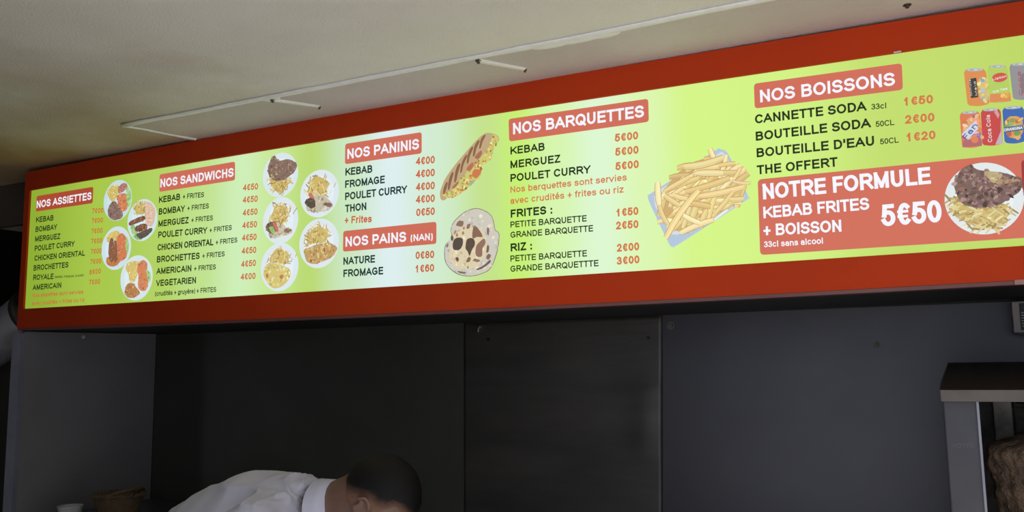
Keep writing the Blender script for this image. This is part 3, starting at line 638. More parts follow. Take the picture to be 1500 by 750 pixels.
  ('salad', 'poly', [(-1114, 2088), (-1095.7, 2092.5), (-1099.4, 2084.8), (-1112.3, 2074.8)], (150, 176, 140)),
 ]),
 ('bread_picture', 'printed round flatbread with dark scorch marks', [
  ('rim', 'poly', [(-1129.1, 2008.4), (-1095.4, 2014.5), (-1069.6, 2006.2), (-1049.6, 1991.3), (-1040.8, 1971), (-1037.5, 1951.3), (-1026, 1940.7), (-1027.1, 1915), (-1034.8, 1883.5), (-1053.4, 1847.8), (-1082.6, 1835.1), (-1115.8, 1831.2), (-1149.4, 1837.4), (-1175.7, 1853.7), (-1191.5, 1874.5), (-1195.2, 1897.9), (-1190.5, 1924), (-1171.3, 1939.1), (-1174.2, 1962.6), (-1163.3, 1984.9)], (110, 104, 92)),
  ('bread', 'blob', [(-1128.6, 2006.7), (-1095.7, 2012.7), (-1070.5, 2004.6), (-1051.1, 1990), (-1042.5, 1970.1), (-1039.2, 1950.8), (-1028, 1940.4), (-1029.1, 1915.2), (-1036.6, 1884.3), (-1054.7, 1849.3), (-1083.3, 1836.8), (-1115.7, 1833), (-1148.4, 1839.1), (-1174, 1855.1), (-1189.5, 1875.4), (-1193.1, 1898.3), (-1188.5, 1924), (-1169.7, 1938.8), (-1172.6, 1961.8), (-1162, 1983.7)], (206, 200, 186), [(214, 208, 196), (196, 188, 176), (222, 214, 196), (190, 186, 186)], 160, 4.5),
  ('crumb', 'blob', [(-1162.2, 1951.2), (-1132.6, 1964.9), (-1078.3, 1954), (-1064.5, 1917.9), (-1072.1, 1880.4), (-1097.4, 1856.7), (-1144.6, 1853.3), (-1173.9, 1874.4), (-1177.4, 1903.7)], (222, 206, 168), [(226, 212, 180), (214, 196, 160)], 60, 4),
  ('scorch_mark', 'blob', [(-1166.3, 1909.4), (-1162.4, 1935), (-1138.4, 1936.4), (-1136.7, 1916.9), (-1147.8, 1904.8)], (70, 56, 50), None, 0, 0),
  ('scorch_mark', 'blob', [(-1127.7, 1909.8), (-1122, 1931.9), (-1103.8, 1932.1), (-1098.5, 1917.3), (-1107.7, 1902), (-1115.1, 1886.5), (-1121.6, 1899.7)], (78, 58, 46), None, 0, 0),
  ('scorch_mark', 'blob', [(-1105.6, 1933.8), (-1103.5, 1962.5), (-1092.6, 1963.2), (-1078.4, 1944.4), (-1076.8, 1934.7), (-1092.9, 1936)], (128, 90, 70), None, 0, 0),
  ('scorch_mark', 'blob', [(-1097, 1891.6), (-1093.2, 1913.7), (-1071.5, 1929.5), (-1066.2, 1918), (-1075.4, 1902.8), (-1077.4, 1883.9), (-1089.9, 1882.2)], (140, 100, 84), None, 0, 0),
  ('scorch_mark', 'blob', [(-1156.5, 1973.4), (-1147.2, 1984), (-1133.2, 1981.2), (-1136.3, 1968.5), (-1149.1, 1969.6)], (134, 98, 80), None, 0, 0),
  ('scorch_mark', 'blob', [(-1123.5, 1961), (-1120.9, 1972), (-1112.5, 1972.9), (-1114.4, 1961.8)], (140, 100, 80), None, 0, 0),
  ('scorch_mark', 'blob', [(-1062.3, 1946.3), (-1060.4, 1958.9), (-1054.4, 1953.6), (-1057.1, 1936.4)], (130, 98, 84), None, 0, 0),
  ('scorch_mark', 'blob', [(-1064.8, 1892.5), (-1061, 1911.3), (-1055.7, 1907.7), (-1057.7, 1893.6)], (120, 84, 66), None, 0, 0),
  ('scorch_mark', 'blob', [(-1159.1, 1881.5), (-1153.5, 1885.9), (-1148, 1880.7), (-1151.8, 1872.9)], (96, 68, 54), None, 0, 0),
  ('scorch_mark', 'blob', [(-1126.2, 1871.3), (-1118.8, 1883.6), (-1111.6, 1879.9), (-1115.3, 1870.6)], (130, 90, 70), None, 0, 0),
  ('scorch_mark', 'blob', [(-1104.4, 1873), (-1099, 1878.4), (-1082.9, 1871.6), (-1091.9, 1868.4)], (140, 104, 84), None, 0, 0),
  ('scorch_mark', 'blob', [(-1065, 1876.7), (-1059.5, 1887.4), (-1050.7, 1883.7), (-1056.2, 1873)], (128, 92, 72), None, 0, 0),
  ('scorch_mark', 'blob', [(-1093.9, 1850.1), (-1072.3, 1858.3), (-1054.4, 1871.3), (-1052.7, 1864.9), (-1072.4, 1851.9), (-1090.3, 1846.7)], (104, 80, 66), None, 0, 0),
  ('scorch_mark', 'blob', [(-1152, 1847.3), (-1126.5, 1842.6), (-1130.1, 1839.6), (-1144.7, 1841.1)], (120, 96, 80), None, 0, 0),
  ('scorch_mark', 'blob', [(-1156.7, 1944.3), (-1154.1, 1952.1), (-1150.5, 1945.4), (-1152.7, 1940.7)], (150, 110, 84), None, 0, 0),
  ('scorch_mark', 'blob', [(-1138.3, 1949.3), (-1134.6, 1955.4), (-1130.9, 1948.7), (-1134.6, 1945.1)], (156, 116, 90), None, 0, 0),
  ('scorch_mark', 'blob', [(-1173.5, 1937.5), (-1169.7, 1948.5), (-1164.2, 1938.4), (-1167.9, 1930.6)], (90, 76, 64), None, 0, 0),
  ('scorch_mark', 'blob', [(-1187.8, 1917.4), (-1182.9, 1925.2), (-1180.3, 1920.1), (-1184.1, 1913.9)], (120, 104, 92), None, 0, 0),
  ('scorch_mark', 'blob', [(-1164.1, 1951.3), (-1158.5, 1960.6), (-1154.8, 1955.4), (-1160.4, 1947.8)], (170, 130, 100), None, 0, 0),
  ('scorch_mark', 'blob', [(-1134.5, 1960.3), (-1133.4, 1966.6), (-1129, 1964.6), (-1130.9, 1959)], (156, 116, 90), None, 0, 0),
  ('scorch_mark', 'blob', [(-1122.7, 1855.1), (-1120.8, 1861.3), (-1118.4, 1854.8), (-1120.2, 1851.7)], (140, 104, 84), None, 0, 0),
 ]),
 ('fries_picture', 'printed tray heaped with thick golden fries', [
  ('tray', 'poly', [(-617, 1998.9), (-607.7, 2006.1), (-534.9, 2044.8), (-448, 2092.4), (-436.3, 2093.7), (-421.3, 2085.1), (-407.5, 2054), (-380.6, 1984.8), (-378.1, 1973), (-385.3, 1964.1), (-543.6, 1876.3), (-559.8, 1871.6), (-569.5, 1880.2), (-608.9, 1971.7)], (176, 196, 222)),
  ('tray_liner', 'poly', [(-601.8, 1997.4), (-529.2, 2038.1), (-444.6, 2082.1), (-429.1, 2084.1), (-415.1, 2054.8), (-388.2, 1981.8), (-392.3, 1974.4), (-462.9, 1930.5), (-548.7, 1898.4), (-573.9, 1924.4)], (214, 222, 226)),
  ('tray_liner', 'poly', [(-459, 1930.2), (-417.7, 1955.6), (-412.1, 1953.1), (-457.3, 1924.2)], (236, 240, 240)),
  ('fries', 'fries', [(-594.5, 1970.4), (-570.4, 2016.4), (-524.3, 2059.6), (-456.5, 2075.6), (-397.1, 2033.2), (-392.1, 1978.3), (-458.8, 1934.1), (-542.3, 1909.8), (-569.5, 1932)], 110, 62, 13, (-25, 75)),
  ('fries', 'stick', [(-460.2, 2097.9), (-450.9, 2070.9)], 30),
  ('fries', 'stick', [(-524.2, 2061.6), (-429.6, 2072.3)], 44),
  ('fries', 'stick', [(-491.3, 2041.9), (-431.3, 2035.1)], 40),
  ('fries', 'stick', [(-574.8, 2006.8), (-489.8, 2029.8)], 36),
  ('fries', 'stick', [(-524.7, 1999.6), (-416.6, 2021.7)], 38),
  ('fries', 'stick', [(-487.7, 1985.9), (-387.5, 1997.2)], 38),
  ('fries', 'stick', [(-590.3, 2030.6), (-588.3, 1973.8)], 38),
  ('fries', 'stick', [(-588.3, 1973.8), (-567.8, 1923.9)], 30),
  ('fries', 'stick', [(-491, 2000.1), (-575.1, 1892.6)], 40),
  ('fries', 'stick', [(-538.6, 1901.6), (-459.2, 1926.3)], 36),
  ('fries', 'stick', [(-405.2, 2020.5), (-391, 2042.3)], 24),
  ('fries', 'stick', [(-409.4, 2013.1), (-368.4, 2004.8)], 18),
  ('fries', 'stick', [(-454.7, 1941.5), (-410.5, 1987.9)], 30),
  ('fries', 'stick', [(-418.9, 1971.3), (-386.9, 1970)], 34),
  ('fries', 'stick', [(-551, 1994.3), (-519.4, 1983.1)], 32),
  ('fries', 'stick', [(-508.1, 1970.1), (-463.6, 1958)], 36),
  ('fries', 'stick', [(-530.9, 1944.5), (-490.5, 1921.2)], 32),
  ('fries', 'stick', [(-575.2, 1996.7), (-539.9, 1969.2)], 32),
  ('fries', 'stick', [(-442, 2054.1), (-401.7, 2055.2)], 26),
  ('fries', 'stick', [(-570.7, 2008.4), (-509.3, 2035.9)], 32),
 ]),
 ('can_picture', 'printed orange soft drink can with black label', [
  ('can', 'can', [(81.4, 2200.4), (122.1, 2195.3), (124.1, 2119.7), (83.3, 2122.3)], (222, 132, 62)),
  ('label_art', 'blob', [(109.4, 2175.5), (122, 2176.4), (122.6, 2149.8), (122.3, 2129.3), (109.9, 2129.8), (105.4, 2155.5)], (206, 186, 120), [(226, 206, 110), (160, 170, 190), (230, 170, 80)], 36, 4),
  ('label_patch', 'poly', [(89.4, 2178.8), (103.4, 2179.5), (104.1, 2137.4), (90.7, 2137.1)], (38, 38, 40)),
  ('lettering', 'text', 'Minute', (93.6, 2142.6), (92.7, 2178.9), 3.9, (224, 214, 200), 0.18),
  ('lettering', 'text', 'Maid', (103.1, 2141.1), (101.8, 2172.3), 4.2, (224, 214, 200), 0.18),
 ]),
 ('can_picture', 'printed lime green iced tea can with red oval', [
  ('can', 'can', [(125, 2200.7), (161.9, 2195.6), (162.4, 2119.7), (124.3, 2122.6)], (176, 206, 84)),
  ('label_band', 'poly', [(125.7, 2140.5), (162.5, 2137.7), (162.4, 2119.7), (124.3, 2122.6)], (222, 130, 70)),
  ('label_patch', 'ell', (145.9, 2173.1, 14.1, 9.9), (206, 70, 58)),
  ('lettering', 'text', 'Lipton', (132.7, 2168.8), (158.9, 2171.8), 5, (240, 236, 220), 0.18),
  ('label_art', 'blob', [(146.3, 2134.4), (150.5, 2141.1), (159, 2140.6), (159.4, 2129.5), (149.5, 2128.7)], (222, 160, 70), [(232, 190, 90)], 8, 4),
  ('lettering', 'text', 'Ice Tea', (132, 2141.9), (158.2, 2145.7), 5, (230, 240, 250), 0.18),
 ]),
 ('can_picture', 'printed silver cola can cut by the picture edge', [
  ('can', 'can', [(164.6, 2198.1), (202.2, 2193.9), (200.5, 2120.8), (166.3, 2123.2)], (140, 136, 142)),
  ('label_art', 'poly', [(182.2, 2172.3), (201.2, 2180.7), (200.1, 2140.5), (181.5, 2131.8)], (120, 110, 120)),
  ('lettering', 'text', 'Coca', (184.9, 2128.4), (184, 2180.7), 7, (172, 60, 66), 0.18),
 ]),
 ('can_picture', 'printed orange can with swirls and slanted blue lettering', [
  ('can', 'can', [(67.3, 2109.2), (104.7, 2106.7), (104.4, 2033.2), (66.7, 2034.5)], (222, 110, 64)),
  ('label_art', 'blob', [(70.6, 2075.1), (82.1, 2094.1), (100, 2097.5), (102.3, 2076.6), (103.1, 2053.2), (90.8, 2040.2), (76.2, 2047.9)], (226, 160, 110), [(232, 190, 140), (226, 130, 80), (150, 110, 160), (236, 206, 160)], 40, 6),
  ('label_art', 'poly', [(70, 2048.8), (102.9, 2050.3), (103.9, 2033.3), (67.2, 2034.5)], (170, 90, 100)),
  ('label_art', 'ell', (91.4, 2047.4, 6.5, 6.9), (226, 120, 70)),
  ('label_patch', 'poly', [(67.6, 2062.3), (96.9, 2089.1), (99.2, 2069.7), (79, 2050.5)], (210, 214, 226)),
  ('lettering', 'text', 'Fan', (75.8, 2048.6), (99.8, 2077), 11, (52, 72, 160), 0.18),
 ]),
 ('can_picture', 'printed red cola can with white script lettering', [
  ('can', 'can', [(106.4, 2109.4), (142.5, 2107), (141.5, 2033.1), (104.4, 2034.4)], (196, 52, 52)),
  ('label_art', 'poly', [(140.9, 2085.8), (141.5, 2033.1), (127.6, 2032.6), (139.5, 2059.9)], (190, 170, 180)),
  ('label_art', 'poly', [(130.3, 2101.8), (135.6, 2106.3), (140.1, 2094.6), (136.6, 2086.4)], (206, 150, 150)),
  ('lettering', 'text', 'Coca Cola', (122.7, 2039), (122.5, 2097.1), 8, (232, 220, 220), 0.16),
 ]),
 ('can_picture', 'printed blue orange drink can', [
  ('can', 'can', [(145.6, 2108.3), (183.9, 2105.2), (181.7, 2032.5), (144.5, 2033.9)], (40, 88, 172)),
  ('label_art', 'blob', [(148.1, 2076.1), (156.2, 2086.5), (170.8, 2086.7), (179.1, 2074.6), (179.3, 2054.5), (169.9, 2042.9), (155.4, 2042.8), (147.8, 2055.9)], (214, 150, 70), [(226, 170, 90), (206, 110, 60), (140, 170, 90)], 20, 6),
  ('label_patch', 'poly', [(145.4, 2066.3), (179.1, 2067.4), (179.4, 2056.8), (146.1, 2055.6)], (40, 70, 140)),
  ('lettering', 'text', 'ORANGINA', (145.5, 2057.7), (178.4, 2058.9), 6.5, (236, 236, 226), 0.18),
 ]),
 ('plate_picture', 'large printed plate of sliced kebab meat over fries on red banner', [
  ('plate', 'ell', (98.4, 1922.7, 72, 75), (226, 234, 238)),
  ('fries', 'fries', [(28.5, 1923.7), (38.6, 1944.2), (55.7, 1921.1), (94.3, 1904.3), (150, 1908.7), (156.2, 1900.1), (136.5, 1874.7), (121.7, 1860), (115.7, 1854.1), (76.9, 1858.9), (47.7, 1889.1)], 150, 26, 3, (-60, 60)),
  ('fries', 'fries', [(38.3, 1919.5), (55.3, 1914.6), (93.8, 1897.9), (138.7, 1903.3), (131.6, 1881.6), (114.1, 1870.3), (80.3, 1866.7), (53.7, 1891.8)], 80, 26, 3, (-60, 60)),
  ('meat', 'blob', [(46.1, 1956.6), (53.9, 1977.2), (69.3, 1991.9), (77.5, 1994.3), (94.3, 1982.5), (116.4, 1976.7), (135.6, 1972.9), (154.2, 1964.4), (168.5, 1954.8), (165.5, 1932.7), (145.3, 1918.7), (122.2, 1904.9), (94.3, 1904.3), (69.2, 1910), (54.4, 1922.8)], (112, 82, 74), [(112, 78, 76), (132, 96, 92), (92, 62, 60), (150, 118, 112), (84, 58, 48), (140, 100, 82), (70, 46, 40), (160, 128, 118)], 240, 4.2),
  ('bread', 'blob', [(103.7, 1976.5), (121.9, 1976.1), (135.2, 1968.1), (128.9, 1957.5), (118.8, 1952.1), (108.5, 1964.6)], (186, 164, 116), [(200, 180, 130), (160, 136, 96)], 20, 3),
  ('bread', 'blob', [(123.4, 1958.1), (145.5, 1957.3), (164.4, 1953.6), (147.6, 1949), (125.4, 1948.1)], (170, 140, 100), [(150, 110, 84)], 16, 3),
 ]),
 ('can_picture', 'printed red can at the banner end', [
  ('can', 'can', [(170.8, 1995.6), (208, 1995), (204.8, 1919.1), (167.8, 1919.7)], (150, 30, 34)),
 ]),
]

# ------------------------------------------------------------ the setting
def struct(name, bm, m, parent=None):
    o = from_bm(name, bm, m, parent)
    if parent is None: o['kind'] = 'structure'
    return o

ZC = 2.341
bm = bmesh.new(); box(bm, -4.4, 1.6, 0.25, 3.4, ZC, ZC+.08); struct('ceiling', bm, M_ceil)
bm = bmesh.new(); box(bm, -4.4, 1.6, 0.0, 3.4, -.05, 0.0); struct('floor', bm, M_floor)
bm = bmesh.new(); box(bm, -9, 9, -9, 0.0, -.06, -.01); struct('floor_outside', bm, M_ground)
bm = bmesh.new(); box(bm, -4.4, 1.6, 2.503, 2.58, 0.0, 1.80); wall = struct('wall_back', bm, M_dark)
bm = bmesh.new(); box(bm, -4.4, 1.6, 3.3, 3.4, 0.0, ZC); struct('wall_rear', bm, M_dark)
bm = bmesh.new(); box(bm, -4.5, -4.4, 0.0, 3.4, 0.0, ZC); struct('wall_left', bm, M_dark)
bm = bmesh.new(); box(bm, 1.6, 1.7, 0.9, 3.4, 0.0, ZC); struct('wall_right', bm, M_panel)
bm = bmesh.new(); box(bm, -4.05, -1.15, 0.15, 0.25, 0.0, ZC); struct('wall_light_blocker', bm, M_dark)  # unseen wall, added and sized to keep daylight off the left end
# grey partition under the left end of the sign, with a bright front edge
bm = bmesh.new(); hexa(bm, [(-2.955, 2.0, 0), (-2.860, 2.503, 0), (-2.860, 2.503, 1.738), (-2.955, 2.0, 1.738),
                            (-2.982, 2.0, 0), (-2.885, 2.503, 0), (-2.885, 2.503, 1.738), (-2.982, 2.0, 1.738)])
part_w = struct('wall_partition', bm, M_panel)
bm = bmesh.new(); hexa(bm, [(-2.990, 1.982, 0), (-2.942, 1.982, 0), (-2.942, 1.982, 1.732), (-2.990, 1.982, 1.732),
                            (-2.990, 2.0, 0), (-2.946, 2.0, 0), (-2.946, 2.0, 1.732), (-2.990, 2.0, 1.732)])
struct('edge_profile', bm, M_edge, part_w)
# steel cladding sheets on the back wall
def sheet(x0, x1, x0b, x1b, m, y=2.5):
    bm = bmesh.new()
    hexa(bm, [(x0b, y, .4), (x1b, y, .4), (x1, y, 1.735), (x0, y, 1.735), (x0b, y+.003, .4), (x1b, y+.003, .4), (x1, y+.003, 1.735), (x0, y+.003, 1.735)])
    return from_bm('steel_sheet', bm, m, wall)
sheet(-2.853, -1.4205, -2.853, -1.43, M_steel3)
def dented_sheet(x0, x1, x0b, x1b, m, y=2.5):
    bm = bmesh.new(); nx, nz = 64, 96; z0, z1 = .4, 1.735; rows = []
    for j in range(nz+1):
        z = z0+(z1-z0)*j/nz; t = (z-z0)/(z1-z0); row = []
        for i in range(nx+1):
            u = i/nx; x = (x0b+(x1b-x0b)*u)*(1-t)+(x0+(x1-x0)*u)*t
            zc = 1.516+.010*math.sin(u*5.5+.8)+.006*noise.noise(Vector((u*6, 1, 0)))
            edge = min(1, u/.06)*min(1, (1-u)/.03)
            d = .0022*math.exp(-((z-zc)/.010)**2)*edge
            d += .0050*math.exp(-((u-.93)/.07)**2)*math.exp(-((z-1.42)/.10)**2)
            d += .0010*noise.noise(Vector((u*3, z*5, 2)))
            row.append(bm.verts.new((x, y-d, z)))
        rows.append(row)
    for j in range(nz):
        for i in range(nx): bm.faces.new((rows[j][i], rows[j][i+1], rows[j+1][i+1], rows[j+1][i]))
    o = from_bm('steel_sheet', bm, m, wall, True)
    sol = o.modifiers.new('thickness', 'SOLIDIFY'); sol.thickness = .0015; sol.offset = -1
    return o
dented_sheet(-1.4185, -.7415, -1.428, -.790, M_steel2)
sheet(-.7385, 1.58, -.787, 1.58, M_steel)
def bolt(name, x, y, z, r, parent, m=M_bolt, axis='y'):
    bm = bmesh.new()
    d = Vector((0, -1, 0)) if axis == 'y' else (Vector((0, 0, -1)) if axis == 'z' else Vector((1, -.24, 0)).normalized())
    p = Vector((x, y, z))
    tube(bm, [p, p+d*.002], [r*1.7, r*1.6], 18); tube(bm, [p+d*.001, p+d*.007], [r, r*.85], 6)
    return from_bm(name, bm, m, parent)
bolt('wall_bolt', -.7143, 2.5, 1.703, .0075, wall, M_sooty)
bolt('wall_screw', -.1553, 2.5, 1.634, .005, wall, M_sooty)
bolt('wall_screw', -1.3289, 2.5, 1.678, .004, wall, M_black)
bolt('wall_screw', -.7847, 2.5, 1.669, .004, wall, M_black)
bolt('wall_screw', -2.913, 2.21, 1.722, .004, part_w, M_white, 'x')
bm = bmesh.new(); box(bm, -1.372, -1.352, 2.488, 2.5, 1.714, 1.724, .002); box(bm, -1.367, -1.357, 2.486, 2.499, 1.702, 1.716, .002)
from_bm('wall_clip', bm, M_bolt, wall)

# ceiling: closing board along the sign, sealant bead, clips, screw
bm = bmesh.new()
hexa(bm, [(-2.18, 1.77, ZC-.004), (1.6, 1.77, ZC-.004), (1.6, 1.77, ZC), (-2.18, 1.77, ZC),
          (-2.10, 2.35, ZC-.004), (1.6, 2.35, ZC-.004), (1.6, 2.35, ZC), (-2.10, 2.35, ZC)])
trim = struct('trim_1', bm, M_board)
bm = bmesh.new()
pts = []
for i in range(61):
    x = -2.19+3.7*i/60
    pts.append((x, 1.768+.003*noise.noise(Vector((x*6, 0, 0)))-.02*max(0, (x+.7)), ZC-.003))
rad = [(.0125*(1+.45*noise.noise(Vector((p[0]*9, 5, 0)))), .004) for p in pts]
tube(bm, pts, rad, 10, True, side=(0, 1, 0))
for (x, w_) in ((-.77, .05), (-.70, .06), (-.64, .04), (-1.62, .03)):
    ball(bm, Vector((x, 1.782, ZC-.004)), (w_, .016, .003), seg=16, ring=8)
from_bm('sealant_bead', bm, M_bead, trim, True)
def clip(x0, y0, x1, y1):
    bm = bmesh.new(); z = ZC-.004
    a = Vector((x0, y0, z)); b = Vector((x1, y1, z)); d = (b-a); s, _ = frame_of(d); s = s*.0075
    hexa(bm, [a-s, b-s*.8, b+s*.8, a+s, a-s*.7+Vector((0,0,-.006)), b-s*.5+Vector((0,0,-.005)), b+s*.5+Vector((0,0,-.005)), a+s*.7+Vector((0,0,-.006))])
    o = from_bm('cable_cover', bm, M_clip, trim)
    bolt('end_screw', x0, y0, z-.003, .0045, o, M_sooty, 'z'); bolt('end_screw', x1, y1, z-.003, .003, o, M_sooty, 'z')
clip(-1.616, 1.783, -1.545, 1.896); clip(-.966, 1.783, -.894, 1.896)
bolt('ceiling_screw', -.016, 1.928, ZC-.004, .005, trim, M_sooty, 'z')
# slim ragged edge where the board meets the ceiling on its left side
bm = bmesh.new(); tube(bm, [(-2.195, 1.765, ZC-.002), (-2.17, 1.82, ZC-.003), (-2.15, 1.90, ZC-.004), (-2.12, 1.985, ZC-.004)], [.006, .005, .004, .006], 8)
from_bm('sealant_edge', bm, M_bead, trim)

# brown board and dark recess beyond the left end of the sign
bm = bmesh.new(); box(bm, -4.38, -3.08, 2.14, 2.17, 2.172, ZC-.001); struct('trim_2', bm, M_fascia)

# ------------------------------------------------------------ the menu board
BX, BY, BZ = -1.22, 2.0, 1.745
board = tag(empty('menu_board', (0, 0, 0)), 'long orange-framed backlit menu board with yellow-green printed sheet hung under the ceiling', 'menu board')
X0, X1, Z0, Z1 = -2.982, .405, 1.7475, 2.3215
PX0, PX1 = -2.955, .365
XS = [X0+(X1-X0)*i/24 for i in range(25)]
def z_top(x): return 2.32867-.01404*x-.00524*x*x
def z_bot(x): return 1.74856+.00857*x+.00318*x*x
def s_top(x): return 2.25808-.01215*x-.00454*x*x
def s_bot(x): return 1.8182+.00296*x+.00116*x*x
def ribbon(bm, x0, x1, y0, y1, lo, hi, n=24):
    """long board with gently bowed edges"""
    rows = []
    for i in range(n+1):
        x = x0+(x1-x0)*i/n
        rows.append([bm.verts.new(p) for p in ((x, y0, lo(x)), (x, y0, hi(x)), (x, y1, hi(x)), (x, y1, lo(x)))])
    for i in range(n):
        for k in range(4): bm.faces.new((rows[i][k], rows[i][(k+1) % 4], rows[i+1][(k+1) % 4], rows[i+1][k]))
    bm.faces.new(rows[0]); bm.faces.new(rows[-1])
bm = bmesh.new()
ribbon(bm, X0, X1, 1.992, 2.02, s_top, z_top); ribbon(bm, X0, X1, 1.992, 2.02, z_bot, s_bot)
ribbon(bm, X0, PX0, 1.992, 2.02, s_bot, s_top, 2); ribbon(bm, PX1, X1, 1.992, 2.02, s_bot, s_top, 2)
from_bm('frame', bm, M_orange, board)
bm = bmesh.new(); ribbon(bm, X0, X1, 1.994, 2.03, lambda x: z_bot(x)-.0085, lambda x: z_bot(x)-.0004); from_bm('bottom_edge', bm, M_lip, board)
bm = bmesh.new(); box(bm, .140, .158, 1.9905, 1.9915, z_bot(.15)-.009, z_bot(.15)+.001); from_bm('tape_patch', bm, mat('pink_tape', (.42, .20, .19), (.36, .17, .16), .6), board)
bm = bmesh.new(); box(bm, -.05, -.035, 1.9905, 1.992, s_top(-.04)-.001, s_top(-.04)+.0022); from_bm('paint_chip', bm, M_white, board)
bm = bmesh.new(); ribbon(bm, X0+.002, X1-.002, 2.03, 2.5, lambda x: z_bot(x)-.008, lambda x: z_bot(x)+.012); from_bm('underside', bm, M_soffit, board)
bm = bmesh.new(); box(bm, X0+.002, X1-.002, 2.03, 2.5, Z0+.02, Z1-.012); from_bm('housing', bm, M_soffit, board)
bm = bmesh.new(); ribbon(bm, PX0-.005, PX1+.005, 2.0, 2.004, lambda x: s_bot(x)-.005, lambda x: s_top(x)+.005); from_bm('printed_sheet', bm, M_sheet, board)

def rounded(pts, r, n=6):
    """round the corners of a quad given as TL TR BR BL"""
    out = []; k = len(pts)
    for i in range(k):
        p = Vector(pts[i]); a = (Vector(pts[i-1])-p).normalized(); b = (Vector(pts[(i+1) % k])-p).normalized()
        p0 = p+a*r; p1 = p+b*r
        for j in range(n+1):
            t = j/n
            out.append((p0*(1-t)+p*t)*(1-t)+(p*(1-t)+p1*t)*t)
    return out

def at(y):
    return lambda x, z: (x, y, z)
banner = {}
for key, q in BANNERS.items():
    q = [Vector((x*.001, z*.001)) for x, z in q]
    if key == 'formule':
        ext = lambda a, b, x: a+(b-a)*((x-a.x)/(b.x-a.x))
        q[1] = ext(q[0], q[1], PX1-.012); q[2] = ext(q[3], q[2], PX1-.012)
    bm = bmesh.new()
    pts = rounded(q, .0085 if key != 'formule' else .010)
    bm.faces.new([bm.verts.new((p.x, 1.9994, p.y)) for p in pts][::-1])
    banner[key] = from_bm('banner', bm, INK['banner_a' if key == 'assiettes' else 'banner_b'], board)
for (s, x0, z0, x1, z1, cap, col, kind, w, par) in TEXTS:
    bm = bmesh.new()
    write(bm, s, (x0*.001, z0*.001), (x1*.001, z1*.001), cap*.001, w, at(1.9988 if par else 1.9992))
    from_bm('banner_lettering' if par else kind, bm, INK[col], banner[par] if par else board)

# printed pictures: flat inks laid one over the other
def smooth_loop(pts, n=4):
    out = []; k = len(pts)
    for i in range(k):
        p0, p1, p2, p3 = (Vector(pts[(i+j) % k]) for j in (-1, 0, 1, 2))
        for j in range(n):
            t = j/n
            out.append(.5*((2*p1)+(p2-p0)*t+(2*p0-5*p1+4*p2-p3)*t*t+(3*p1-p0-p2*1+p3*1-2*p2+2*p1-2*p1+p2-p1+p2-p2)*0)
                       if False else
                       p1*(2*t**3-3*t**2+1)+(p2-p0)*.5*(t**3-2*t**2+t)+p2*(-2*t**3+3*t**2)+(p3-p1)*.5*(t**3-t**2))
    return out
def inside(p, poly):
    c = False; j = len(poly)-1
    for i in range(len(poly)):
        a, b = poly[i], poly[j]
        if (a[1] > p[1]) != (b[1] > p[1]) and p[0] < (b[0]-a[0])*(p[1]-a[1])/(b[1]-a[1])+a[0]: c = not c
        j = i
    return c
def sample(poly, rnd):
    xs = [p[0] for p in poly]; ys = [p[1] for p in poly]
    for _ in range(200):
        p = (rnd.uniform(min(xs), max(xs)), rnd.uniform(min(ys), max(ys)))
        if inside(p, poly): return p
    return (sum(xs)/len(xs), sum(ys)/len(ys))

class Ink:
    def __init__(s, y): s.y = y; s.polys = []
    def add(s, pts, col):
        s.polys.append(([(p[0]*.001, s.y, p[1]*.001) for p in pts], col)); s.y -= 8e-6
    def build(s, name, parent):
        me = bpy.data.meshes.new(name)
        V = []; F = []; C = []
        for pts, col in s.polys:
            F.append(list(range(len(V), len(V)+len(pts)))); V += pts; C.append(col)
        me.from_pydata(V, [], F)
        ca = me.color_attributes.new('Col', 'FLOAT_COLOR', 'CORNER')
        for poly, c in zip(me.polygons, C):
            lc = lin(tuple(v*.90+g*.10 for v, g in zip(c, (200, 205, 190))))
            for li in poly.loop_indices: ca.data[li].color = lc
        s.polys = []
        return link(name, me, M_print, parent)

FRY = [(222,204,136),(208,184,112),(232,216,156),(194,168,98),(216,192,126),(202,174,102),(186,156,88)]
BIG = [(238,216,152),(230,202,130),(240,224,164),(222,190,116),(234,206,138)]
def jit(c, rnd, a=10):
    d = rnd.uniform(-a, a); return tuple(max(0, min(255, v+d+rnd.uniform(-4, 4))) for v in c)
def stick(ink, c, ang, L, W, col, rnd, rim=None):
    d = Vector((math.cos(ang), math.sin(ang))); n = Vector((-d.y, d.x)); c = Vector(c)
    bend = rnd.uniform(-.06, .06)*L
    def outline(W):
        top = []; bot = []
        for t in (-.5, -.25, 0, .25, .5):
            o = n*(bend*(1-4*t*t)); e = .8 if abs(t) == .5 else 1
            top.append(c+d*L*t+o+n*W*.5*e); bot.append(c+d*L*t+o-n*W*.5*e)
        return top+bot[::-1]
    if rim: ink.add(outline(W*1.18), rim)
    ink.add(outline(W), col)
    if rim:
        c = c+n*W*.12; ink.add(outline(W*.45), tuple(min(255, v+14) for v in col))

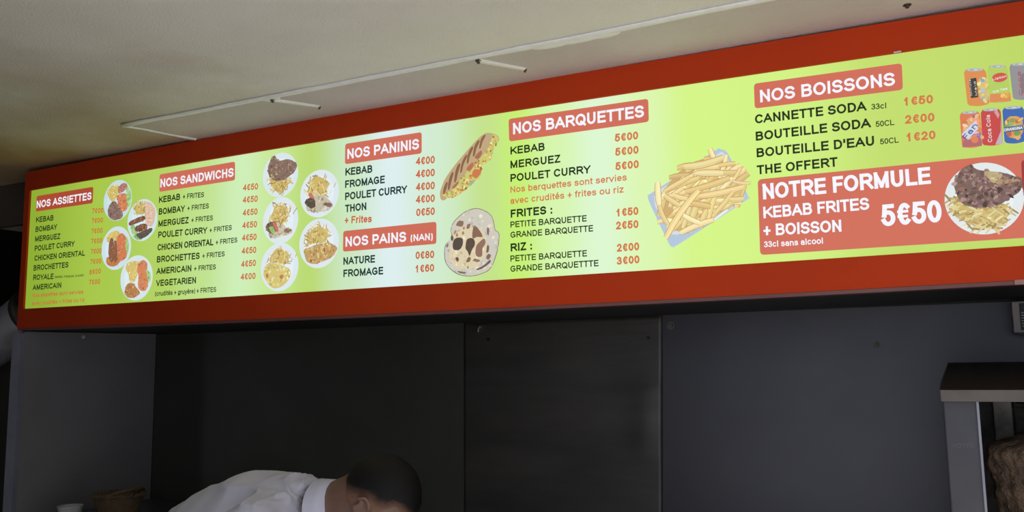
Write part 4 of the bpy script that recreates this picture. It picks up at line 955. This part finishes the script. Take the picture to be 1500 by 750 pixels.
def can_print(ink, q, body):
    """cylindrical can as printed: silver lid, shoulder, body, base"""
    tl, tr, br, bl = [Vector(p) for p in q]
    def P(u, v): return (tl*(1-u)+tr*u)*(1-v)+(bl*(1-u)+br*u)*v
    up = (tl-bl).normalized(); w = (tr-tl).length
    prof = [(.09, .0), (.0, .09), (.0, .94), (.07, 1.0)]
    body_pts = [P(a, v) for a, v in prof]
    bot = [P(.07+.86*t, 1)-up*w*.07*math.sin(math.pi*t) for t in [i/8 for i in range(1, 8)]]
    body_pts += bot + [P(1-a, v) for a, v in prof[::-1]]
    top = [P(.91-.82*t, 0)+up*w*.05*math.sin(math.pi*t) for t in [i/8 for i in range(1, 8)]]
    ink.add(body_pts+top, body)
    c = P(.5, .012); a = (tr-tl)*.40
    for k, col in ((1.0, (150, 156, 160)), (.86, (196, 202, 206)), (.66, (156, 164, 170))):
        ink.add([c+a*k*math.cos(2*math.pi*i/20)+up*w*.085*k*math.sin(2*math.pi*i/20) for i in range(20)], col)
    tabc = c+a*.1
    ink.add([tabc+a*.3*math.cos(2*math.pi*i/10)+up*w*.03*math.sin(2*math.pi*i/10) for i in range(10)], (214, 218, 222))

for pi, (kind, label, layers) in enumerate(PICTURES):
    rnd = random.Random(100+pi)
    ink = Ink(1.99915 if 'banner' in label else 1.9993)
    root = None
    for lay in layers:
        name, op = lay[0], lay[1]
        if op == 'poly': ink.add(smooth_loop(lay[2], 3) if len(lay[2]) > 4 else rounded(lay[2], min(.8, .2*(Vector(lay[2][0])-Vector(lay[2][1])).length), 2), lay[3])
        elif op == 'ell':
            cx, cz, rx, rz = lay[2]
            ink.add([(cx+rx*math.cos(2*math.pi*i/48), cz+rz*math.sin(2*math.pi*i/48)) for i in range(48)], lay[3])
            if name == 'plate':
                ink.add([(cx+rx*.75*math.cos(2*math.pi*i/40), cz+rz*.75*math.sin(2*math.pi*i/40)) for i in range(40)], tuple(min(255, v+8) for v in lay[3]))
        elif op == 'blob':
            loop = smooth_loop(lay[2], 4)
            jg = .9 if lay[4] and name not in ('bread', 'crumb') else .4
            loop = [p+Vector((rnd.uniform(-jg, jg), rnd.uniform(-jg, jg))) for p in loop]
            ink.add(loop, lay[3])
            if lay[4]:
                for _ in range(int(lay[5]*1.0)):
                    c = Vector(sample(loop, rnd)); r = lay[6]*rnd.uniform(.5, 1.25)*1.25; a0 = rnd.uniform(0, 6.3); el = rnd.uniform(.35, .9)
                    pts = []
                    for i in range(7):
                        t = a0+2*math.pi*i/7; k = rnd.uniform(.7, 1.25)
                        x, z = r*k*math.cos(t), r*k*el*math.sin(t)
                        pts.append(c+Vector((x*math.cos(a0)-z*math.sin(a0), x*math.sin(a0)+z*math.cos(a0))))
                    if sum(inside(p, loop) for p in pts) >= (5 if name in ('bread', 'crumb') else 4): ink.add(pts, jit(rnd.choice(lay[4]), rnd, 26))
        elif op == 'fries':
            big = lay[5] > 8; lo, hi = lay[6]
            if big: ink.add(smooth_loop(lay[2], 3), (206, 168, 104))
            if not big and name == 'fries': ink.add(smooth_loop([Vector(p)*.74+sum((Vector(q) for q in lay[2]), Vector((0, 0)))/len(lay[2])*.26 for p in lay[2]], 3), (206, 178, 92))
            for _ in range(lay[3]):
                c = sample(lay[2], rnd)
                col = jit(rnd.choice(BIG if big else FRY), rnd, 12) if big or rnd.random() > .22 else (158, 128, 70)
                stick(ink, c, R(rnd.uniform(lo, hi)), lay[4]*rnd.uniform(.6, 1.05), lay[5]*(1 if big else 1.3)*rnd.uniform(.75, 1.15), col, rnd, (190, 138, 74) if big else None)
        elif op == 'stick':
            a, b = Vector(lay[2][0]), Vector(lay[2][1]); W_ = lay[3]/4.1667*1.62
            stick(ink, (a+b)/2, math.atan2(b.y-a.y, b.x-a.x), (b-a).length, W_*.92, jit(rnd.choice(BIG), rnd, 8), rnd, (184, 128, 66))
        elif op == 'can': can_print(ink, lay[2], lay[3])
        elif op == 'text':
            _, _, s, a, b, cap, col, w = lay
            tb = bmesh.new()
            write(tb, s, a, b, cap*1.0, w, lambda x, z: (x, 0, z))
            for f in tb.faces: ink.polys.append(([(v.co.x*.001, ink.y, v.co.z*.001) for v in f.verts], col))
            ink.y -= 8e-6; tb.free()
        # the prints end at the edge of the sheet
        o = ink.build(kind if root is None else name, board if root is None else root)
        if root is None: root = o; o['label'] = label

# ------------------------------------------------------------ kebab grill
GX = .24
grill = tag(empty('kebab_grill', (GX, 2.0, .9)), 'tall steel vertical kebab grill with black sloping hood at the right edge', 'kebab grill')
def gpart(name, bm, m, parent=None, smooth=False):
    o = from_bm(name, bm, m, None, smooth)
    o.data.transform(Matrix.Translation((-GX, -2.0, -.9)))
    o.parent = parent or grill
    return o
for sx_ in (-1, 1):
    bm = bmesh.new()
    if sx_ < 0: box(bm, -.0055, .056, 1.90, 2.30, .93, 1.5155, .003)
    else: box(bm, 2*GX-.056, 2*GX+.0055, 1.90, 2.30, .93, 1.5155, .003)
    col_ = gpart('side_column', bm, M_grille)
    if sx_ < 0:
        bm = bmesh.new(); write(bm, 'POTIS', (.004, 1.424), (.042, 1.4255), .0085, .13, at(1.8994))
        gpart('embossed_mark', bm, mat('embossed_grey', (.13, .13, .15), (.11, .11, .13), .5, .8), col_)
        bm = bmesh.new(); box(bm, .0515, .0565, 1.893, 1.90, .93, 1.514, .001); gpart('edge_strip', bm, mat('bright_edge', (.26, .26, .30), (.22, .22, .26), .35, .8), col_)
bm = bmesh.new(); box(bm, .057, 2*GX-.057, 2.28, 2.30, .93, 1.52); gpart('back_panel', bm, M_sooty)
for x in (.088, 2*GX-.122):
    bm = bmesh.new(); box(bm, x, x+.035, 2.10, 2.13, .93, 1.52, .002); gpart('inner_post', bm, mat('stained_post', (.17, .155, .135), (.06, .052, .045), .5, .5, 16))
bm = bmesh.new()
for k in range(3):
    z0 = .96+k*.187; box(bm, .124, 2*GX-.124, 2.14, 2.17, z0, z0+.165, .004)
gpart('burner', bm, M_heat)
bm = bmesh.new()
for i in range(12): tube(bm, [(.13+.0195*i, 2.132, .95), (.13+.0195*i, 2.132, 1.51)], [.0016, .0016], 6)
for i in range(12): tube(bm, [(.124, 2.130, .96+.048*i), (2*GX-.124, 2.130, .96+.048*i)], [.0016, .0016], 6)
gpart('burner_guard', bm, M_sooty)
bm = bmesh.new()
hx0, hx1 = -.0085, 2*GX+.0085
box(bm, hx0, hx1, 1.84, 2.31, 1.5155, 1.5375, .0015)
gpart('hood_band', bm, M_hband)
bm = bmesh.new()
hexa(bm, [(hx0, 1.841, 1.538), (hx1, 1.841, 1.538), (hx1, 2.31, 1.538), (hx0, 2.31, 1.538),
          (.0102, 2.03, 1.5865), (2*GX-.0102, 2.03, 1.5865), (2*GX-.0102, 2.20, 1.5865), (.0102, 2.20, 1.5865)])
gpart('hood', bm, M_hood)
bm = bmesh.new(); box(bm, -.02, 2*GX+.02, 1.78, 2.32, .895, .93, .006); gpart('drip_tray', bm, M_grille)

meat = tag(empty('doner_meat', (0, 0, 0)), 'browned stack of kebab meat turning in the steel grill', 'meat')
bm = bmesh.new()
N_ = 110; rings = []
for i in range(N_+1):
    t = i/N_; z = .945+t*(1.452-.945)
    base = .106+.064*t
    if t > .925: base *= math.sqrt(max(.02, 1-((t-.925)/.075)**2*.93))
    if t < .04: base *= .6+10*t
    ring = []
    for k in range(120):
        a = 2*math.pi*k/120
        p = Vector((math.cos(a)*2.2, math.sin(a)*2.2, z*16))
        r = base*(1+.030*noise.noise(p*1.3)+.030*noise.noise(p*Vector((3, 3, 1)).length*.9)+.028*math.sin(z*95+3*noise.noise(Vector((a*2, z*9, 0))))*(.5+.5*noise.noise(Vector((a*1.5, z*6, 3)))))
        r += .009*noise.noise(Vector((math.cos(a)*7, math.sin(a)*7, z*40)))+.006*abs(noise.noise(Vector((math.cos(a)*15, math.sin(a)*15, z*110))))
        ring.append(bm.verts.new((GX-.008+r*math.cos(a), 2.0+r*.62*math.sin(a)-.035, z)))
    rings.append(ring)
for i in range(N_):
    for k in range(120): bm.faces.new((rings[i][k], rings[i][(k+1) % 120], rings[i+1][(k+1) % 120], rings[i+1][k]))
bm.faces.new(rings[0][::-1]); bm.faces.new(rings[-1])
from_bm('meat_stack', bm, M_meat, meat, True)
bm = bmesh.new(); tube(bm, [(GX-.008, 1.965, .9305), (GX-.008, 1.965, 1.515)], [.006, .006], 12); from_bm('spit', bm, M_bolt, meat, True)

# ------------------------------------------------------------ small switch box under the sign, right
sw = tag(empty('switch_box', (.21, 2.5, 1.69)), 'small pale box with a black label on the steel wall above the kebab grill', 'switch box')
def local(o, c):
    o.data.transform(Matrix.Translation((-c[0], -c[1], -c[2]))); return o
SWC = (.21, 2.5, 1.69)
bm = bmesh.new(); box(bm, .161, .262, 2.44, 2.4995, 1.655, 1.7315, .003); local(from_bm('casing', bm, mat('pale_casing', (.42, .35, .345), (.37, .31, .305), .5), sw), SWC)
bm = bmesh.new(); box(bm, .172, .2, 2.4475, 2.4495, 1.648, 1.656, .001); local(from_bm('switch_foot', bm, M_black, sw), SWC)
bm = bmesh.new(); box(bm, .1765, .258, 2.4385, 2.4402, 1.6615, 1.727, .0004); lab = local(from_bm('black_label', bm, M_black, sw), SWC)
bm = bmesh.new(); ball(bm, Vector((.1915, 2.4384, 1.716)), (.0060, .0006, .0065), seg=20, ring=10); local(from_bm('green_mark', bm, M_green, lab), SWC)
bm = bmesh.new()
for i in range(6):
    z = 1.7025-.0066*i; x = .1795
    rnd = random.Random(i)
    while x < .250:
        w_ = rnd.uniform(.004, .012); box(bm, x, min(x+w_, .255), 2.4381, 2.4386, z, z+.0028); x += w_+.0022
local(from_bm('label_lines', bm, M_grey, lab), SWC)

# ------------------------------------------------------------ duct at the far left
duct = tag(empty('ventilation_duct', (-3.55, 2.35, 1.78)), 'shiny foil ventilation duct left of the menu board', 'duct')
bm = bmesh.new()
P_ = []; rr = []
for i in range(91):
    t = i/90
    P_.append(Vector((-4.3+.78*t, 2.46-.02*t, 1.60+.12*t+.14*t*t))); rr.append(.105+(.004 if i % 2 else 0))
tube(bm, P_, rr, 36)
o = from_bm('corrugated_tube', bm, M_duct, duct, True); local(o, (-3.55, 2.35, 1.78))
bm = bmesh.new(); tube(bm, [P_[-4], P_[-1]+Vector((.01, 0, .003))], [.114, .114], 36); o = from_bm('clamp_band', bm, M_sooty, duct, True); local(o, (-3.55, 2.35, 1.78))

# ------------------------------------------------------------ cabinet, basket and bowl at the lower left
cab = tag(empty('storage_cabinet', (-2.60, 2.2, 0)), 'low steel cabinet in the left corner carrying the wicker basket', 'cabinet')
def cpart(name, bm, m, parent=None): return local(from_bm(name, bm, m, parent or cab), (-2.60, 2.2, 0))
bm = bmesh.new(); box(bm, -2.80, -2.36, 2.0, 2.48, .06, 1.06, .004); cpart('body', bm, M_cab)
bm = bmesh.new(); box(bm, -2.84, -2.34, 1.97, 2.49, 1.061, 1.09, .004); cpart('top', bm, M_cab)
bm = bmesh.new(); box(bm, -2.78, -2.38, 1.985, 1.999, .10, 1.03, .003); d_ = cpart('door', bm, M_cab)
bm = bmesh.new(); tube(bm, [(-2.41, 1.972, .5), (-2.41, 1.972, .75)], [.008, .008], 10); cpart('handle', bm, M_bolt, d_)
for x in (-2.77, -2.39):
    for y in (2.03, 2.45):
        bm = bmesh.new(); tube(bm, [(x, y, 0), (x, y, .06)], [.02, .02], 12); cpart('foot', bm, M_black)

bask = tag(empty('wicker_basket', (-2.575, 2.12, 1.09)), 'round brown wicker basket at the bottom left corner', 'basket')
bm = bmesh.new()
def wv(t, a): return 1+.02*math.sin(t*60)*math.cos(a*14)
outer = []
for i in range(22):
    t = i/21; z = .002+t*.078; r = .060+.022*t
    outer.append([bm.verts.new((r*wv(t, 2*math.pi*k/84)*math.cos(2*math.pi*k/84), r*wv(t, 2*math.pi*k/84)*math.sin(2*math.pi*k/84), z)) for k in range(84)])
for i in range(20, -1, -1):
    t = i/20; z = .008+t*.072; r = .054+.022*t
    outer.append([bm.verts.new((r*math.cos(2*math.pi*k/84), r*math.sin(2*math.pi*k/84), z)) for k in range(84)])
for i in range(len(outer)-1):
    for k in range(84): bm.faces.new((outer[i][k], outer[i][(k+1) % 84], outer[i+1][(k+1) % 84], outer[i+1][k]))
bm.faces.new(outer[0][::-1]); bm.faces.new(outer[-1])
from_bm('bowl', bm, M_wicker, bask, True)
bm = bmesh.new()
for ph in (0, math.pi):
    tube(bm, [Vector(((.080+.004*math.cos(k*1.1+ph))*math.cos(2*math.pi*k/80), (.080+.004*math.cos(k*1.1+ph))*math.sin(2*math.pi*k/80), .081+.004*math.sin(k*1.1+ph))) for k in range(81)], [.005]*81, 8)
from_bm('rim', bm, M_wicker, bask, True)
bm = bmesh.new()
tube(bm, [Vector((.079*math.cos(R(a)), .079*math.sin(R(a)), .082+.022*math.sin(math.pi*(a+70)/150)**.8 if 0 < (a+70)/150 < 1 else .082)) for a in range(-70, 81, 5)], [.006]*31, 8)
from_bm('handle', bm, M_wicker, bask, True)

bowl = tag(empty('white_bowl', (-2.715, 2.04, 1.09)), 'small white bowl beside the wicker basket at the bottom left', 'bowl')
bm = bmesh.new()
prof = [(.020, 0), (.022, .004), (.034, .022), (.041, .044), (.043, .047), (.040, .047), (.032, .024), (.018, .008)]
rg = [[bm.verts.new((r*math.cos(2*math.pi*k/40), r*math.sin(2*math.pi*k/40), z)) for k in range(40)] for r, z in prof]
for i in range(len(rg)-1):
    for k in range(40): bm.faces.new((rg[i][k], rg[i][(k+1) % 40], rg[i+1][(k+1) % 40], rg[i+1][k]))
bm.faces.new(rg[0][::-1]); bm.faces.new(rg[-1])
from_bm('bowl_body', bm, M_white, bowl, True)

# ------------------------------------------------------------ work counter (the cook leans over it, the grill stands on it)
cnt = tag(empty('work_counter', (-.4, 1.9, 0)), 'steel work counter carrying the kebab grill, in front of the cook', 'counter')
def kpart(name, bm, m, parent=None): return local(from_bm(name, bm, m, parent or cnt), (-.4, 1.9, 0))
bm = bmesh.new(); box(bm, -1.42, 1.2, 1.40, 2.46, .86, .894, .005); kpart('worktop', bm, M_cab)
bm = bmesh.new(); box(bm, -1.36, 1.16, 1.46, 2.44, .10, .859, .003); kpart('body', bm, M_cab)
for x in (-1.3, 1.1):
    for y in (1.5, 2.4):
        bm = bmesh.new(); tube(bm, [(x, y, 0), (x, y, .10)], [.02, .02], 12); kpart('foot', bm, M_black)

# ------------------------------------------------------------ the cook
PC = Vector((-1.88, 1.7, 0))
cook = tag(empty('person', PC), 'person with short dark hair in a white shirt bending forward below the menu board', 'person')
def to_cook(o):
    o.data.transform(Matrix.Translation(-PC)); o.parent = cook; return o
V = Vector
HC = V((-1.186, 1.700, 1.294))                       # centre of the skull
Rh = Matrix.Rotation(R(30), 3, 'Y')                  # head bowed forward, facing +X
HS = .94
def h(x, y, z): return HC + Rh @ V((x*HS, y*HS, z*HS))
def hb(bm, c, r, rot=None): return ball(bm, c, tuple(v*HS for v in r), rot)
neck0 = V((-1.375, 1.70, 1.243)); neck1 = h(-.045, 0, -.055)
SR = V((-1.405, 1.525, 1.222)); SL = V((-1.405, 1.875, 1.222))
ER = V((-1.40, 1.455, .975)); EL = V((-1.39, 1.945, .975))
WR = V((-1.225, 1.50, .935)); WL = V((-1.215, 1.87, .935))
hip = V((-1.93, 1.70, .965))
bm = bmesh.new()
# head
hb(bm, h(0, 0, 0), (.098, .077, .093), Rh)
hb(bm, h(.038, 0, -.062), (.058, .060, .072), Rh)
hb(bm, h(.052, 0, -.112), (.036, .036, .028), Rh)
hb(bm, h(.085, 0, -.012), (.018, .050, .012), Rh)
tube(bm, [h(.092, 0, -.022), h(.106, 0, -.045), h(.114, 0, -.064), h(.092, 0, -.074)], [.007, .010, .014, .010], 12)
for s in (-1, 1):
    hb(bm, h(.104, s*.012, -.066), (.010, .008, .008), Rh)
    hb(bm, h(.075, s*.034, -.058), (.022, .020, .022), Rh)
hb(bm, h(.092, 0, -.088), (.010, .023, .0055), Rh); hb(bm, h(.090, 0, -.098), (.010, .020, .006), Rh)
for s in (-1, 1):                                    # ears
    tube(bm, [h(-0.005, s*.080, -0.039), h(-0.016, s*.086, -0.017), h(-0.014, s*.089, 0.006), h(0.004, s*.088, 0.017), h(0.020, s*.084, 0.008), h(0.023, s*.079, -0.010)], [.0052]*6, 10)
    hb(bm, h(0.005, s*.078, -0.019), (.016, .006, .026), Rh)
    hb(bm, h(0.016, s*.079, -0.050), (.009, .006, .011), Rh)
    hb(bm, h(-0.005, s*.083, -0.017), (.006, .005, .020), Rh)
limb(bm, [neck0-V((.05, 0, .01)), neck0, (neck0+neck1)/2+V((0, 0, .006)), neck1], [.066, .060, .057, .062])
limb(bm, [neck0+V((-.01, 0, .004)), h(-.070, 0, -.040), h(-.045, 0, -.004)], [.054, .054, .060])
# trunk, limbs
limb(bm, [hip, V((-1.80, 1.7, 1.075)), V((-1.62, 1.7, 1.19)), V((-1.47, 1.7, 1.225))], [(.155, .105), (.145, .10), (.165, .105), (.15, .085)], 24, side=(0, 1, 0))
for S_, E_, W_ in ((SR, ER, WR), (SL, EL, WL)):
    limb(bm, [V((-1.44, 1.7, 1.22)), S_], [.06, .056]); limb(bm, [S_, (S_+E_)/2, E_], [.054, .047, .040]); limb(bm, [E_, E_*.6+W_*.4, W_], [.040, .039, .026])
for s in (-1, 1):
    limb(bm, [hip+V((0, s*.085, -.02)), V((-1.93, 1.7+s*.10, .50)), V((-1.96, 1.7+s*.11, .09))], [.085, .056, .038])
    limb(bm, [V((-1.97, 1.7+s*.11, .055)), V((-1.76, 1.7+s*.12, .045))], [.036, .030])
def hand(bm, w, s):
    """palm down on the worktop, fingers lightly curled, thumb from the inner side"""
    zt = .8945
    palm = V((w.x+.055, w.y, zt+.022))
    limb(bm, [w, V((w.x+.02, w.y, zt+.032))], [.024, .024])
    ball(bm, palm, (.052, .041, .017))
    for k, (dy, ln) in enumerate(((-.030, .060), (-.010, .074), (.010, .079), (.030, .070))):
        dy *= -s
        b0 = V((palm.x+.038, palm.y+dy*.9, zt+.024)); b1 = b0+V((ln*.42, dy*.12, .010)); b2 = b1+V((ln*.32, dy*.08, -.009)); b3 = b2+V((ln*.22, 0, -.014))
        limb(bm, [b0, b1, b2, b3], [.0095, .009, .0085, .0075], 10)
    t0 = V((palm.x-.010, palm.y+s*.032, zt+.020)); limb(bm, [t0, t0+V((.028, s*.024, 0)), t0+V((.056, s*.030, -.008))], [.012, .0105, .0085], 10)
hand(bm, WR, 1); hand(bm, WL, -1)
body = to_cook(fused('body', bm, M_skin, None, .0042, 5))
# eyes
for s in (-1, 1):
    bm = bmesh.new(); ball(bm, h(.078, s*.032, -.031), (.011, .011, .011), Rh, 16, 12); e = to_cook(from_bm('eye', bm, M_white, None, True))
    bm = bmesh.new(); ball(bm, h(.0885, s*.033, -.032), (.0035, .005, .005), Rh, 16, 12); to_cook(from_bm('iris', bm, M_black, None, True))
# hair: short crop, thick on top and clipped thin towards nape and ears
M_hair = bpy.data.materials.new('clipped_dark_hair')
nt, bs = nodes_of(M_hair)
bs.inputs['Roughness'].default_value = .6
bs.inputs['Specular IOR Level'].default_value = .25
tc = nt.nodes.new('ShaderNodeTexCoord'); at_ = nt.nodes.new('ShaderNodeAttribute'); at_.attribute_name = 'hair_cover'
nz = nt.nodes.new('ShaderNodeTexNoise'); nz.inputs['Scale'].default_value = 420; nz.inputs['Detail'].default_value = 3
nt.links.new(tc.outputs['Object'], nz.inputs['Vector'])
ad = nt.nodes.new('ShaderNodeMath'); ad.operation = 'MULTIPLY_ADD'; ad.inputs[1].default_value = .5; nt.links.new(nz.outputs['Fac'], ad.inputs[0]); nt.links.new(at_.outputs['Fac'], ad.inputs[2])
cr = nt.nodes.new('ShaderNodeValToRGB')
cr.color_ramp.elements[0].position = .25; cr.color_ramp.elements[0].color = (.27, .135, .085, 1)
cr.color_ramp.elements[1].position = .85; cr.color_ramp.elements[1].color = (.006, .005, .005, 1)
nt.links.new(ad.outputs[0], cr.inputs[0]); nt.links.new(cr.outputs[0], bs.inputs['Base Color'])
bump(nt, bs, 600, .6, .002)
bm = bmesh.new()
vs = ball(bm, V((0, 0, 0)), (1, 1, 1), None, 96, 64)
def hairline(p):
    """how far a skull direction lies inside the hair"""
    x, y, z = p
    low = -.55+.38*(x+1) if x < .3 else -.056+.95*(x-.3)
    if x > .3: low -= max(0, 1-(abs(y)/.7)**2)*.85*(x-.3)
    return z-low
kill = [f for f in bm.faces if hairline(f.calc_center_median()) < 0 or (f.calc_center_median().x > .80 and f.calc_center_median().z < .0)]
bmesh.ops.delete(bm, geom=kill, context='FACES')
dl = bm.verts.layers.float.new('hair_cover')
for v in bm.verts:
    hl = hairline(v.co); thick = .002+.010*min(1, max(0, hl)/.9)
    x, y, z = v.co
    front = max(0, min(1, (x-.1)/.4))
    v[dl] = min(1, max(0, hl*1.75-.30+front*.45))
    nzv = .0012*noise.noise(v.co*30)
    q = V((x*(.098+thick+nzv), y*(.077+thick*.8+nzv), z*(.093+thick*1.15+nzv)))
    if x < -.2 and z < .1: q.x += .0
    v.co = h(q.x, q.y, q.z)
to_cook(from_bm('hair', bm, M_hair, None, True))
# shirt
bm = bmesh.new()
limb(bm, [V((-1.955, 1.7, .93)), V((-1.83, 1.7, 1.062)), V((-1.66, 1.7, 1.178)), V((-1.535, 1.7, 1.222)), V((-1.44, 1.7, 1.236)), V((-1.385, 1.7, 1.245))],
     [(.185, .125), (.178, .125), (.185, .130), (.175, .122), (.125, .100), (.082, .078)], 32, side=(0, 1, 0))
for S_, E_ in ((SR, ER), (SL, EL)):
    limb(bm, [V((-1.47, 1.7, 1.225)), S_+V((-.01, 0, .0))], [.095, .078]); limb(bm, [S_, (S_*.45+E_*.55)], [.076, .070])
def folds(c):
    w = noise.noise(V((c.x*7+c.z*5, c.y*4, c.z*6-c.x*3)))
    g = noise.noise(V((c.x*16, c.y*10, c.z*14+4)))
    ridge = (1-abs(w))**3
    fold_ = 0
    for S_ in (SR, SL):
        p = V((S_.x+.035, S_.y, S_.z+.055)); d = c-p; r = math.hypot(d.x, d.z)
        if (c.y-1.7)*(S_.y-1.7) > -.02:
            th = math.atan2(d.z, d.x)
            wv_ = math.sin(th*10+2.2*noise.noise(V((c.x*5, c.y*5, c.z*5))))
            fold_ += .0075*(1-abs(wv_))**2*min(1, r/.05)*math.exp(-r/.30)
    return .012*ridge-.010+.003*g+fold_
shirt = to_cook(fused('shirt', bm, M_shirt, None, .006, 8, folds))
bm = bmesh.new()
ax = (neck1-neck0).normalized()
base = neck0+ax*.024
rings = tube(bm, [base, base+ax*.022, base+ax*.046, base+ax*.050, base+ax*.046, base+ax*.020], [.083, .078, .073, .070, .067, .069], 36, False)
cl = to_cook(from_bm('collar', bm, M_shirt, None, True)); 
# trousers and shoes
bm = bmesh.new()
limb(bm, [hip+V((-.015, 0, -.05)), hip+V((-.01, 0, .03))], [(.185, .125), (.180, .120)], 28, side=(0, 1, 0))
for s in (-1, 1):
    limb(bm, [hip+V((0, s*.085, -.04)), V((-1.93, 1.7+s*.10, .50)), V((-1.955, 1.7+s*.11, .07))], [.105, .078, .068])
to_cook(fused('trousers', bm, M_trouser, None, .009, 6))
for s in (-1, 1):
    bm = bmesh.new(); limb(bm, [V((-1.985, 1.7+s*.11, .050)), V((-1.86, 1.7+s*.115, .047)), V((-1.74, 1.7+s*.12, .042))], [.046, .046, .040])
    for v in bm.verts: v.co.z = max(v.co.z, .0015)
    to_cook(fused('shoe', bm, M_shoe, None, .006, 4))
